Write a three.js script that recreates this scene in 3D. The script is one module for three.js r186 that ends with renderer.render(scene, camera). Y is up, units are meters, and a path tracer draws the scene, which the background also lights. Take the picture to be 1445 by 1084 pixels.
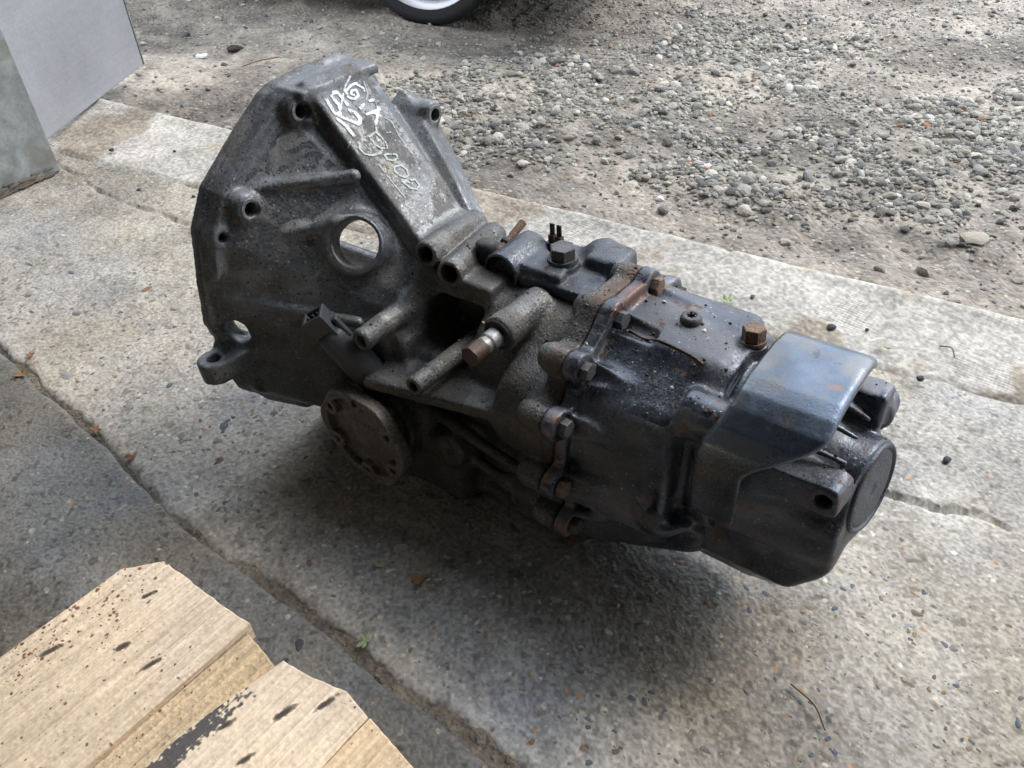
import * as THREE from 'three';
import { mergeGeometries } from 'three/addons/utils/BufferGeometryUtils.js';
import { RoundedBoxGeometry } from 'three/addons/geometries/RoundedBoxGeometry.js';

// ---------------------------------------------------------------- camera, sky, sun, exposure
const scene = new THREE.Scene();
const camera = new THREE.PerspectiveCamera(53, 4 / 3, 0.05, 400);
camera.position.set(0, 0.8, 0);
camera.lookAt(0, 0.8 - Math.sin(42 * Math.PI / 180), -Math.cos(42 * Math.PI / 180));

const SKY_W = 128, SKY_H = 64, skyData = new Float32Array(SKY_W * SKY_H * 4);
for (let j = 0; j < SKY_H; j++) for (let i = 0; i < SKY_W; i++) {
  const el = ((j + 0.5) / SKY_H - 0.5) * Math.PI, s = Math.max(0, Math.sin(el)), o = (j * SKY_W + i) * 4;
  const L = el > 0 ? 1.0 + 0.5 * s : 0.25;
  skyData[o] = 0.91 * L; skyData[o + 1] = 0.985 * L; skyData[o + 2] = 1.10 * L; skyData[o + 3] = 1;
}
const sky = new THREE.DataTexture(skyData, SKY_W, SKY_H, THREE.RGBAFormat, THREE.FloatType);
sky.mapping = THREE.EquirectangularReflectionMapping; sky.magFilter = THREE.LinearFilter; sky.needsUpdate = true;
scene.background = sky; scene.environment = sky;

const sun = new THREE.DirectionalLight(0xfff5ea, 0.9);
sun.position.set(4.2, 5.4, -3.0); sun.target.position.set(0, 0, -0.8);
sun.castShadow = true; sun.shadow.radius = 36; sun.shadow.mapSize.set(2048, 2048);
Object.assign(sun.shadow.camera, { left: -6, right: 6, top: 6, bottom: -6, near: 0.5, far: 20 });
scene.add(sun, sun.target);

const renderer = new THREE.WebGLRenderer({ antialias: true });
renderer.toneMapping = THREE.LinearToneMapping;
renderer.toneMappingExposure = 2.45;
renderer.shadowMap.enabled = true;

// ---------------------------------------------------------------- helpers
function rng(seed) { let a = seed >>> 0; return () => { a = (a + 0x6D2B79F5) | 0; let t = Math.imul(a ^ (a >>> 15), 1 | a); t = (t + Math.imul(t ^ (t >>> 7), 61 | t)) ^ t; return ((t ^ (t >>> 14)) >>> 0) / 4294967296; }; }
const clamp = (v, a = 0, b = 1) => v < a ? a : v > b ? b : v;
const lerp = (a, b, t) => a + (b - a) * t;
const sstep = (a, b, v) => { const t = clamp((v - a) / (b - a)); return t * t * (3 - 2 * t); };
const HT = new Float32Array(65536); { const r = rng(77); for (let i = 0; i < 65536; i++) HT[i] = r() * 2 - 1; }
const hsh = (x, y, z) => HT[(Math.imul(x, 73856093) ^ Math.imul(y, 19349663) ^ Math.imul(z, 83492791)) >>> 3 & 65535];
function noise(x, y, z = 0) {
  const i = Math.floor(x), j = Math.floor(y), k = Math.floor(z); x -= i; y -= j; z -= k;
  const u = x * x * (3 - 2 * x), v = y * y * (3 - 2 * y), w = z * z * (3 - 2 * z);
  const p = (a, b, c) => hsh(i + a, j + b, k + c);
  const a0 = lerp(lerp(p(0, 0, 0), p(1, 0, 0), u), lerp(p(0, 1, 0), p(1, 1, 0), u), v);
  if (w === 0) return a0;
  return lerp(a0, lerp(lerp(p(0, 0, 1), p(1, 0, 1), u), lerp(p(0, 1, 1), p(1, 1, 1), u), v), w);
}
function fbm(x, y, z = 0, oct = 4) { let s = 0, a = 0.5, f = 1; for (let o = 0; o < oct; o++) { s += a * noise(x * f + o * 17.3, y * f - o * 9.1, z ? z * f + o * 5.7 : 0); a *= 0.5; f *= 2.03; } return s; }
const taken = {};
function numbered(name) { const n = taken[name] = (taken[name] ?? -1) + 1; return n ? `${name}_${String(n).padStart(3, '0')}` : name; }
function tag(o, label, category, group) { o.userData.label = label; if (category) o.userData.category = category; if (group) o.userData.group = group; return o; }
function mesh(name, geo, mat, parent = scene) {
  const m = new THREE.Mesh(geo, mat); m.name = parent === scene ? numbered(name) : name; m.castShadow = m.receiveShadow = true; parent.add(m); return m;
}
function structure(name, geo, mat) { const m = mesh(name, geo, mat); m.userData.kind = 'structure'; return m; }
function thing(name, label, category, group) { const g = new THREE.Group(); g.name = numbered(name); tag(g, label, category, group); scene.add(g); return g; }
function tex(w, h, fn, srgb = false) {
  const d = new Uint8Array(w * h * 4), c = [0, 0, 0, 255];
  for (let j = 0; j < h; j++) for (let i = 0; i < w; i++) { c[3] = 255; fn(i, j, c); const o = (j * w + i) * 4; d[o] = clamp(c[0], 0, 255); d[o + 1] = clamp(c[1], 0, 255); d[o + 2] = clamp(c[2], 0, 255); d[o + 3] = c[3]; }
  const t = new THREE.DataTexture(d, w, h); t.wrapS = t.wrapT = THREE.RepeatWrapping; t.magFilter = THREE.LinearFilter; t.minFilter = THREE.LinearMipmapLinearFilter; t.generateMipmaps = true;
  if (srgb) t.colorSpace = THREE.SRGBColorSpace; t.needsUpdate = true; return t;
}
// tileable noise: value noise on a wrapped lattice
function tnoise(x, y, per, seed) {
  const i = x | 0, j = y | 0, fx = x - i, fy = y - j, u = fx * fx * (3 - 2 * fx), v = fy * fy * (3 - 2 * fy);
  const i1 = i + 1 === per ? 0 : i + 1, o = seed * 7919, r0 = o + j * 1031, r1 = o + (j + 1 === per ? 0 : j + 1) * 1031;
  const a = HT[(r0 + i) & 65535], b = HT[(r1 + i) & 65535], p = a + (HT[(r0 + i1) & 65535] - a) * u, q = b + (HT[(r1 + i1) & 65535] - b) * u;
  return p + (q - p) * v;
}
const LC = [];
function tfbm(u, v, base, oct, seed) {   // smooth layers are kept in a small table and read back with interpolation
  if (base * 2 ** oct > 800) return tfbm0(u, v, base, Math.min(oct, 2), seed);
  let t = LC[seed];
  if (!t) { const M = Math.min(1024, base * 2 ** (oct + 1)), a = new Float32Array(M * M); for (let j = 0; j < M; j++) for (let i = 0; i < M; i++) a[j * M + i] = tfbm0(i / M, j / M, base, oct, seed); t = LC[seed] = { M, a }; }
  const M = t.M, a = t.a, x = u * M, y = v * M, i = x | 0, j = y | 0, fx = x - i, fy = y - j, i1 = i + 1 === M ? 0 : i + 1, r0 = j * M, r1 = (j + 1 === M ? 0 : j + 1) * M;
  const p = a[r0 + i] + (a[r0 + i1] - a[r0 + i]) * fx, q = a[r1 + i] + (a[r1 + i1] - a[r1 + i]) * fx; return p + (q - p) * fy;
}
function tfbm0(u, v, base, oct, seed) { let s = 0, a = 0.5, f = base; for (let o = 0; o < oct; o++) { s += a * tnoise(u * f, v * f, f, seed + o * 31); a *= 0.5; f *= 2; } return s; }
function gridGeo(nu, nv, fn) { // fn(i, j, out) with out = [x,y,z,u,v]
  const P = new Float32Array(nu * nv * 3), T = new Float32Array(nu * nv * 2), I = [], o = [0, 0, 0, 0, 0];
  for (let j = 0; j < nv; j++) for (let i = 0; i < nu; i++) { fn(i, j, o); const k = j * nu + i; P[k * 3] = o[0]; P[k * 3 + 1] = o[1]; P[k * 3 + 2] = o[2]; T[k * 2] = o[3]; T[k * 2 + 1] = o[4]; }
  for (let j = 0; j < nv - 1; j++) for (let i = 0; i < nu - 1; i++) { const k = j * nu + i; I.push(k, k + 1, k + nu, k + 1, k + nu + 1, k + nu); }
  const g = new THREE.BufferGeometry(); g.setAttribute('position', new THREE.BufferAttribute(P, 3)); g.setAttribute('uv', new THREE.BufferAttribute(T, 2)); g.setIndex(I); g.computeVertexNormals(); return g;
}
const std = (o) => new THREE.MeshStandardMaterial(o);
const lin = (r, g, b) => new THREE.Color().setRGB(r, g, b);

// ---------------------------------------------------------------- ground frames (metres, world)
const KX = 0.8978, KZ = 0.4404;                      // direction of the doorway line
const OX = 0.4404, OZ = -0.8978;                     // pointing out of the workshop
const kerbDist = (x, z) => x * OX + (z + 1.461) * OZ;   // > 0 outside the kerb

// ---- materials of the ground
const rT = rng(5);
function speckField(n, size, cells, seed, rmin, rmax) { // list of grains on a torus, binned
  const bins = Array.from({ length: cells * cells }, () => []), r = rng(seed);
  for (let k = 0; k < n; k++) {
    const u = r(), v = r(), rad = rmin + (rmax - rmin) * r() ** 3, e = 0.5 + r() * 0.5, an = r() * 3.14, c = r(), t = r();
    const bi = Math.floor(u * cells), bj = Math.floor(v * cells);
    for (let di = -1; di <= 1; di++) for (let dj = -1; dj <= 1; dj++) bins[((bj + dj + cells) % cells) * cells + (bi + di + cells) % cells].push([u, v, rad, e, Math.cos(an), Math.sin(an), c, t]);
  }
  return (u, v) => {
    let hit = null; const L = bins[Math.floor(v * cells) * cells + Math.floor(u * cells)];
    for (const s of L) {
      let du = u - s[0], dv = v - s[1]; if (du > 0.5) du -= 1; if (du < -0.5) du += 1; if (dv > 0.5) dv -= 1; if (dv < -0.5) dv += 1;
      const a = du * s[4] + dv * s[5], b = (-du * s[5] + dv * s[4]) / s[3];
      if (a * a + b * b < s[2] * s[2] / (size * size)) hit = s;
    }
    return hit;
  };
}
const GRAINS = [[205, 196, 180], [176, 160, 132], [150, 142, 130], [110, 118, 128], [70, 72, 78], [160, 118, 84], [190, 186, 178], [128, 122, 114]];
function concreteMaps(size, base, tint, seed, contrast, nGrain, N) {
  const  grain = speckField(nGrain, size, 96, seed, 0.0008, 0.0042), H = new Float32Array(N * N);
  const col = tex(N, N, (i, j, c) => {
    const u = i / N, v = j / N;
    const big = tfbm(u, v, 4, 4, seed), mid = tfbm(u, v, 24, 4, seed + 3), fine = tfbm(u, v, 448, 2, seed + 7);
    const pits = Math.max(0, tfbm(u, v, 160, 2, seed + 11) - 0.22) * 3;
    let b = base + contrast * (big * 36 + mid * 24 + fine * 58) - pits * 26 + 12 * sstep(0.12, 0.3, tfbm(u, v, 6, 5, seed + 25)) - 12 * sstep(0.16, 0.3, tfbm(u, v, 7, 5, seed + 29));
    const warm = tfbm(u, v, 9, 3, seed + 21) * 9;
    let r = b * tint[0] + warm, g = b * tint[1] + warm * 0.35, bl = b * tint[2] - warm;
    let h = 0.5 + mid * 0.12 + fine * 0.5 - pits * 0.5;
    const s = grain(u, v);
    if (s) { const p = GRAINS[Math.floor(s[6] * 7.99)], k = 0.25 + 0.5 * s[7], m = 0.6 + base / 330 + fine * 0.25; r = lerp(r, p[0] * m, k); g = lerp(g, p[1] * m, k); bl = lerp(bl, p[2] * m, k); h += 0.12; }
    c[0] = r; c[1] = g; c[2] = bl; H[j * N + i] = h;
  }, true);
  const bump = tex(N, N, (i, j, c) => { c[0] = c[1] = c[2] = H[j * N + i] * 255; });
  return { map: col, bumpMap: bump };
}
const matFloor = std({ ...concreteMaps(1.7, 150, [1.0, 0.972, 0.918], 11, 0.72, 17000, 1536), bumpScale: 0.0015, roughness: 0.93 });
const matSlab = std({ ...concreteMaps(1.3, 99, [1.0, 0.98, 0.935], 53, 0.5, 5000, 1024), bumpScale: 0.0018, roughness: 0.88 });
const dirtMaps = (() => {
  const N = 1024, H = new Float32Array(N * N), grain = speckField(26000, 1.6, 90, 909, 0.001, 0.0055);
  const map = tex(N, N, (i, j, c) => {
    const u = i / N, v = j / N, big = tfbm(u, v, 5, 4, 201), mid = tfbm(u, v, 30, 4, 207), fine = tfbm(u, v, 200, 3, 213);
    let b = 122 + big * 46 + mid * 34 + fine * 34, r = b * 1.01, g = b * 0.958, l = b * 0.882, h = 0.45 + mid * 0.4 + fine * 0.4;
    const s = grain(u, v); if (s && s[7] < 0.55) { const p = GRAINS[Math.floor(s[6] * 7.99)]; r = lerp(r, p[0], 0.5); g = lerp(g, p[1], 0.5); l = lerp(l, p[2], 0.5); h += 0.2; }
    c[0] = r; c[1] = g; c[2] = l; H[j * N + i] = h;
  }, true);
  return { map, bumpMap: tex(N, N, (i, j, c) => { c[0] = c[1] = c[2] = H[j * N + i] * 255; }) };
})();
const matYard = std({ ...dirtMaps, bumpScale: 0.008, roughness: 0.97 });

// ---- the yard: one sheet to the horizon, fine near the door
function graded(a, b, step, far) { const L = []; for (let v = a; v <= b + 1e-9; v += step) L.push(v); let d = step, v = a; const lo = []; while (v > -far) { d *= 1.28; v -= d; lo.unshift(v); } d = step; v = b; while (v < far) { d *= 1.28; v += d; L.push(v); } return lo.concat(L); }
function yardHeight(x, z) {
  const d = kerbDist(x, z);
  if (d < -0.03) return -0.14;
  const near = sstep(0, 0.5, d), far = sstep(0.3, 1.4, d);
  let y = -0.016 - 0.022 * near - 0.042 * far;
  const along = x * KX + z * KZ;
  y += fbm(x * 2.2, z * 2.2, 0, 3) * 0.026 * (0.3 + near) + fbm(x * 9, z * 9, 0, 3) * 0.018 + fbm(x * 34, z * 34, 0, 3) * 0.008;
  const rut = d - 0.16 - 0.05 * fbm(along * 1.7, 3.1, 0, 2);
  y -= 0.012 * Math.exp(-rut * rut / 0.004);
  return y;
}
{
  const gx = graded(-2.3, 2.3, 0.0165, 90), gz = graded(-3.7, -0.9, 0.0165, 90);
  structure('yard_ground', gridGeo(gx.length, gz.length, (i, j, o) => { const x = gx[i], z = gz[j]; o[0] = x; o[2] = z; o[1] = yardHeight(x, z); o[3] = x / 1.6; o[4] = z / 1.6; }), matYard);
}
// ---- kerb apron: cast strip of ribbed concrete sloping out of the doorway
const apronMaps = (() => {
  const N = 1024, S = 1.4, H = new Float32Array(N * N);
  const map = tex(N, N, (i, j, c) => {
    const u = i / N, v = j / N, x = u * S, y = v * S;
    const big = tfbm(u, v, 5, 4, 301), mid = tfbm(u, v, 26, 4, 307), fine = tfbm(u, v, 240, 3, 311);
    const wob = tfbm(u, v, 12, 2, 317) * 0.012;
    const rib = 0.5 + 0.5 * Math.sin((x * 0.8 + y * 0.6 + wob) * 2 * Math.PI / 0.0062) * 0.75 + 0.25 * Math.sin((x * 0.6 - y * 0.8) * 2 * Math.PI / 0.0062);
    const mud = sstep(0.02, 0.2, tfbm(u, v, 7, 4, 331) + 0.25 * mid), ribbed = sstep(-0.12, 0.1, tfbm(u, v, 6, 3, 337));
    let b = 162 + big * 34 + mid * 22 + fine * 44 + (rib - 0.5) * 20 * ribbed * (1 - mud);
    let r = b, g = b * 0.975, l = b * 0.93;
    r = lerp(r, 138 + mid * 40 + fine * 40, mud * 0.8); g = lerp(g, 127 + mid * 38 + fine * 40, mud * 0.8); l = lerp(l, 112 + mid * 34 + fine * 36, mud * 0.8);
    c[0] = r; c[1] = g; c[2] = l; H[j * N + i] = 0.45 + fine * 0.3 + mid * 0.15 + (rib - 0.5) * 0.35 * ribbed * (1 - 0.7 * mud);
  }, true);
  return { map, bumpMap: tex(N, N, (i, j, c) => { c[0] = c[1] = c[2] = H[j * N + i] * 255; }) };
})();
const matApron = std({ ...apronMaps, bumpScale: 0.0035, roughness: 0.92 });
const JOINTS = [0.02, 0.43, 0.75];
{
  const W = t => 0.285 - 0.035 * t;   // the strip narrows to the right
  const nu = 520, nv = 60;
  structure('apron', gridGeo(nu, nv, (i, j, o) => {
    const s = -2.2 + 4.2 * i / (nu - 1), t = j / (nv - 1), w = clamp(0.258 - 0.02 * (s + 0.2), 0.2, 0.3);
    const rag = 0.006 * fbm(s * 14, 1.7, 0, 3) + 0.010 * fbm(s * 3, 8.2, 0, 2);
    // t 0..1: outer rounded nose -> inner feathered edge ; d = distance inside the kerb line
    const d = -0.012 + (w + 0.012) * t + rag * (t < 0.2 ? 1 : t > 0.85 ? 1.6 : 0.3);
    const px = 0 * 1 + KX * s - OX * d, pz = -1.461 + KZ * s - OZ * d;
    let y = 0.022 - 0.018 * t;
    y -= 0.075 * Math.exp(-Math.max(0, d + 0.012) / 0.011);                 // outer nose
    y += 0.007 * Math.exp(-((t - 0.13) ** 2) / 0.006);
    y = t > 0.9 ? lerp(0.0045, -0.006, sstep(0.9, 1, t)) : Math.max(y, t > 0.2 ? 0.0045 : -1);
    y += 0.0035 * fbm(px * 16, pz * 16, 0, 3) + 0.0012 * fbm(px * 70, pz * 70, 0, 2);
    const skew = s + 0.35 * (t - 0.5) * w;
    for (const q of JOINTS) y -= 0.006 * Math.exp(-(((skew - q) + 0.01 * fbm(t * 6, q * 9, 0, 2)) ** 2) / 0.00004);
    o[0] = px; o[1] = y; o[2] = pz; o[3] = px / 1.4; o[4] = pz / 1.4;
  }), matApron);
}
// ---- the two floor slabs meet at an open, ragged joint
const C0 = [-0.799, -0.943], CA = Math.atan2(0.628, 0.797), CX = Math.cos(CA), CZ = Math.sin(CA);
const toST = (x, z) => [(x - C0[0]) * CX + (z - C0[1]) * CZ, (x - C0[0]) * CZ - (z - C0[1]) * CX];  // t > 0 on the door side
const fromST = (s, t) => [C0[0] + s * CX + t * CZ, C0[1] + s * CZ - t * CX];
const bow = s => 0.020 * Math.sin(clamp(s / 1.02, 0, 1) * Math.PI) * -1 + 0.012 * fbm(s * 4, 2.2, 0, 2);
const jagA = s => bow(s) + 0.001 + 0.015 * fbm(s * 16, 0.3, 0, 5) + 0.005 * sstep(0.62, 0.95, s), jagB = s => bow(s) - 0.001 + 0.010 * fbm(s * 13, 7.7, 0, 5);
const CR2 = [[0.40, -0.722], [0.455, -0.69], [0.514, -0.665], [0.565, -0.641], [0.60, -0.636], [0.653, -0.601], [0.75, -0.56], [0.9, -0.5]];
const CR3 = [[-1.05, -1.65], [-0.998, -1.606], [-0.887, -1.508], [-0.824, -1.461], [-0.734, -1.417], [-0.635, -1.355], [-0.5, -1.3], [-0.3, -1.18]];
const polyDist = (P, x, z) => { let m = 9; for (let k = 0; k < P.length - 1; k++) { const [ax, az] = P[k], [bx, bz] = P[k + 1], dx = bx - ax, dz = bz - az, t = clamp(((x - ax) * dx + (z - az) * dz) / (dx * dx + dz * dz)); m = Math.min(m, Math.hypot(x - ax - t * dx, z - az - t * dz)); } return m; };
function floorHeight(x, z) {
  let y = 0.0042 * fbm(x * 2.6 + 5, z * 2.6, 0, 3) + 0.0026 * fbm(x * 17, z * 17, 0, 3) + 0.0016 * fbm(x * 62, z * 62, 0, 2);
  const wob = 0.006 * fbm(x * 26, z * 26, 0, 3);
  y -= 0.014 * Math.exp(-((polyDist(CR2, x, z) + wob) ** 2) / 0.000008);
  y -= 0.008 * Math.exp(-((polyDist(CR3, x, z) + wob) ** 2) / 0.0000075);
  return y;
}
{
  const nu = 620, nv = 300;
  structure('concrete_floor', gridGeo(nu, nv, (i, j, o) => {
    const s = -1.0 + 3.4 * i / (nu - 1), q = j / (nv - 1), tt = 1.62 * (0.35 * q * q + 0.65 * q), t = jagA(s) * Math.exp(-tt / 0.06) + tt;
    const [x, z] = fromST(s, t);
    let y = floorHeight(x, z) - 0.011 * Math.exp(-tt / 0.004);
    const dk = kerbDist(x, z); if (dk > -0.12) y = Math.min(y, -0.03 - 0.1 * (dk + 0.12));
    o[0] = x; o[1] = y; o[2] = z; o[3] = x / 1.7; o[4] = z / 1.7;
  }), matFloor);
  const us = graded(-0.9, 1.9, 0.007, 5), vs = []; { let d = 0.0035, v = 0; while (v < 6.5) { vs.push(v); v += d; d = Math.min(d * (v > 0.75 ? 1.3 : 1.02), 1); } }
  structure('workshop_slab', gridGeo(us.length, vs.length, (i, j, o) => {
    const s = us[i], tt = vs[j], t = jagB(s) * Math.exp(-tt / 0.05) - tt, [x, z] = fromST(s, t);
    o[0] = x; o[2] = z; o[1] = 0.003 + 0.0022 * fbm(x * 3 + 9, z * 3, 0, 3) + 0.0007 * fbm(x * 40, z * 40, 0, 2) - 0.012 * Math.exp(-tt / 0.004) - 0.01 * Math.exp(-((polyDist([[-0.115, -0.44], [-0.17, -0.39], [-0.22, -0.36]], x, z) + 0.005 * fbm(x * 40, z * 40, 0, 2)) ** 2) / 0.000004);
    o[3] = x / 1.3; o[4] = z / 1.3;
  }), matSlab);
  structure('joint_dirt', gridGeo(300, 10, (i, j, o) => {
    const s = -0.95 + 3.2 * i / 299, t = bow(s) - 0.03 + 0.062 * j / 9, [x, z] = fromST(s, t);
    o[0] = x; o[2] = z; o[1] = -0.0042 + 0.006 * fbm(x * 60, z * 60, 0, 3); o[3] = x / 0.9; o[4] = z / 0.9;
  }), std({ ...dirtMaps, bumpScale: 0.006, roughness: 1, color: lin(0.5, 0.48, 0.45) }));
}
console.log('ground done', Math.round(performance.now()));

// ---------------------------------------------------------------- the workshop round the camera (shades the floor)
const rotK = Math.atan2(-KZ, KX);   // turns +x to the doorway direction
const matWall = std({ color: lin(0.3, 0.295, 0.285), roughness: 0.9 });
function inDoorFrame(m, along, up, inside) { // position in metres along the doorway, up, into the workshop from the apron's inner edge
  const x0 = KX * along - OX * (0.25 + inside), z0 = -1.461 + KZ * along - OZ * (0.25 + inside);
  m.position.set(x0, up, z0); m.rotation.y = rotK; return m;
}
inDoorFrame(structure('workshop_roof', new THREE.BoxGeometry(11, 0.15, 6.5), matWall), 4.1, 2.75, 3.25);
inDoorFrame(structure('workshop_wall', new THREE.BoxGeometry(11, 2.6, 0.15), matWall), 4.1, 1.31, 6.4);
inDoorFrame(structure('workshop_wall', new THREE.BoxGeometry(0.15, 2.6, 6.2), matWall), -1.32, 1.31, 3.2);
inDoorFrame(structure('workshop_wall', new THREE.BoxGeometry(0.15, 2.6, 6.2), matWall), 9.5, 1.31, 3.2);

// ---------------------------------------------------------------- gearbox: castings are meshed from distance fields
const smin = (a, b, k) => { const h = Math.max(k - Math.abs(a - b), 0) / k; return Math.min(a, b) - h * h * k * 0.25; };
const smax = (a, b, k) => -smin(-a, -b, k);
const len3 = (x, y, z) => Math.sqrt(x * x + y * y + z * z);
function rod(x, y, z, a, b, ra, rb = ra) {   // tapered capsule
  const dx = b[0] - a[0], dy = b[1] - a[1], dz = b[2] - a[2], px = x - a[0], py = y - a[1], pz = z - a[2];
  const t = clamp((px * dx + py * dy + pz * dz) / (dx * dx + dy * dy + dz * dz));
  return len3(px - t * dx, py - t * dy, pz - t * dz) - lerp(ra, rb, t);
}
function cyl(x, y, z, a, b, r, e = 0.002) {  // capped cylinder with eased edge
  const dx = b[0] - a[0], dy = b[1] - a[1], dz = b[2] - a[2], L = len3(dx, dy, dz), px = x - a[0], py = y - a[1], pz = z - a[2];
  const t = (px * dx + py * dy + pz * dz) / L, q = Math.sqrt(Math.max(0, px * px + py * py + pz * pz - t * t)) - r + e, h = Math.abs(t - L / 2) - L / 2 + e;
  return Math.min(Math.max(q, h), 0) + Math.hypot(Math.max(q, 0), Math.max(h, 0)) - e;
}
function box(x, y, z, c, h, r = 0.003) {
  const qx = Math.abs(x - c[0]) - h[0] + r, qy = Math.abs(y - c[1]) - h[1] + r, qz = Math.abs(z - c[2]) - h[2] + r;
  return Math.min(Math.max(qx, qy, qz), 0) + len3(Math.max(qx, 0), Math.max(qy, 0), Math.max(qz, 0)) - r;
}
function turned(x, y, z, c, ang, h, r) { const s = Math.sin(ang), k = Math.cos(ang), px = x - c[0], py = y - c[1]; return box(px * k + py * s, -px * s + py * k, z - c[2], [0, 0, 0], h, r); }
function poly2(P, u, v) {
  let d = 1e9, s = 1; const n = P.length;
  for (let i = 0, j = n - 1; i < n; j = i++) {
    const a = P[i], b = P[j], ex = b[0] - a[0], ey = b[1] - a[1], wx = u - a[0], wy = v - a[1], t = clamp((wx * ex + wy * ey) / (ex * ex + ey * ey)), bx = wx - ex * t, by = wy - ey * t;
    d = Math.min(d, bx * bx + by * by);
    const c1 = v >= a[1], c2 = v < b[1], c3 = ex * wy > ey * wx; if ((c1 && c2 && c3) || (!c1 && !c2 && !c3)) s = -s;
  }
  return s * Math.sqrt(d);
}
function netMesh(f, lo, hi, h) {
  const nx = Math.ceil((hi[0] - lo[0]) / h) + 1, ny = Math.ceil((hi[1] - lo[1]) / h) + 1, nz = Math.ceil((hi[2] - lo[2]) / h) + 1, D = new Float32Array(nx * ny * nz), B = 6, skip = h * B * 1.25;
  for (let bk = 0; bk < nz; bk += B) for (let bj = 0; bj < ny; bj += B) for (let bi = 0; bi < nx; bi += B) {
    const c = f(lo[0] + (bi + B / 2) * h, lo[1] + (bj + B / 2) * h, lo[2] + (bk + B / 2) * h), far = Math.abs(c) > skip;
    for (let k = bk; k < Math.min(bk + B, nz); k++) for (let j = bj; j < Math.min(bj + B, ny); j++) for (let i = bi; i < Math.min(bi + B, nx); i++)
      D[(k * ny + j) * nx + i] = far ? c : f(lo[0] + i * h, lo[1] + j * h, lo[2] + k * h);
  }
  const V = [], map = new Int32Array(nx * ny * nz).fill(-1), at = (i, j, k) => (k * ny + j) * nx + i;
  const E8 = [[0, 0, 0], [1, 0, 0], [0, 1, 0], [1, 1, 0], [0, 0, 1], [1, 0, 1], [0, 1, 1], [1, 1, 1]], ED = [[0, 1], [2, 3], [4, 5], [6, 7], [0, 2], [1, 3], [4, 6], [5, 7], [0, 4], [1, 5], [2, 6], [3, 7]], g = new Float32Array(8);
  for (let k = 0; k < nz - 1; k++) for (let j = 0; j < ny - 1; j++) for (let i = 0; i < nx - 1; i++) {
    let m = 0; for (let c = 0; c < 8; c++) { g[c] = D[at(i + E8[c][0], j + E8[c][1], k + E8[c][2])]; if (g[c] < 0) m |= 1 << c; }
    if (m === 0 || m === 255) continue;
    let n = 0, x = 0, y = 0, z = 0;
    for (const [p, q] of ED) if ((g[p] < 0) !== (g[q] < 0)) { const t = g[p] / (g[p] - g[q]); x += lerp(E8[p][0], E8[q][0], t); y += lerp(E8[p][1], E8[q][1], t); z += lerp(E8[p][2], E8[q][2], t); n++; }
    map[at(i, j, k)] = V.length / 3; V.push(lo[0] + (i + x / n) * h, lo[1] + (j + y / n) * h, lo[2] + (k + z / n) * h);
  }
  const F = [];
  const quad = (a, b, c, d, flip) => { if (a < 0 || b < 0 || c < 0 || d < 0) return; if (flip) F.push(a, b, c, a, c, d); else F.push(a, c, b, a, d, c); };
  for (let k = 1; k < nz - 1; k++) for (let j = 1; j < ny - 1; j++) for (let i = 1; i < nx - 1; i++) {
    const s = D[at(i, j, k)] < 0;
    if (s !== D[at(i + 1, j, k)] < 0) quad(map[at(i, j - 1, k - 1)], map[at(i, j, k - 1)], map[at(i, j, k)], map[at(i, j - 1, k)], s);
    if (s !== D[at(i, j + 1, k)] < 0) quad(map[at(i - 1, j, k - 1)], map[at(i - 1, j, k)], map[at(i, j, k)], map[at(i, j, k - 1)], s);
    if (s !== D[at(i, j, k + 1)] < 0) quad(map[at(i - 1, j - 1, k)], map[at(i, j - 1, k)], map[at(i, j, k)], map[at(i - 1, j, k)], s);
  }
  const N = new Float32Array(V.length);
  for (let v = 0; v < V.length; v += 3) {
    const cx = (V[v] - lo[0]) / h, cy = (V[v + 1] - lo[1]) / h, cz = (V[v + 2] - lo[2]) / h, i0 = clamp(cx | 0, 1, nx - 3), j0 = clamp(cy | 0, 1, ny - 3), k0 = clamp(cz | 0, 1, nz - 3);
    let gx = 0, gy = 0, gz = 0;
    for (let c = 0; c < 8; c++) { const i = i0 + (c & 1), j = j0 + (c >> 1 & 1), k = k0 + (c >> 2), w = (1 - Math.abs(cx - i)) * (1 - Math.abs(cy - j)) * (1 - Math.abs(cz - k)), q = at(i, j, k); gx += w * (D[q + 1] - D[q - 1]); gy += w * (D[q + nx] - D[q - nx]); gz += w * (D[q + nx * ny] - D[q - nx * ny]); }
    const l = len3(gx, gy, gz) || 1;
    N[v] = gx / l; N[v + 1] = gy / l; N[v + 2] = gz / l;
  }
  return { V, N, F };
}
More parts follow.
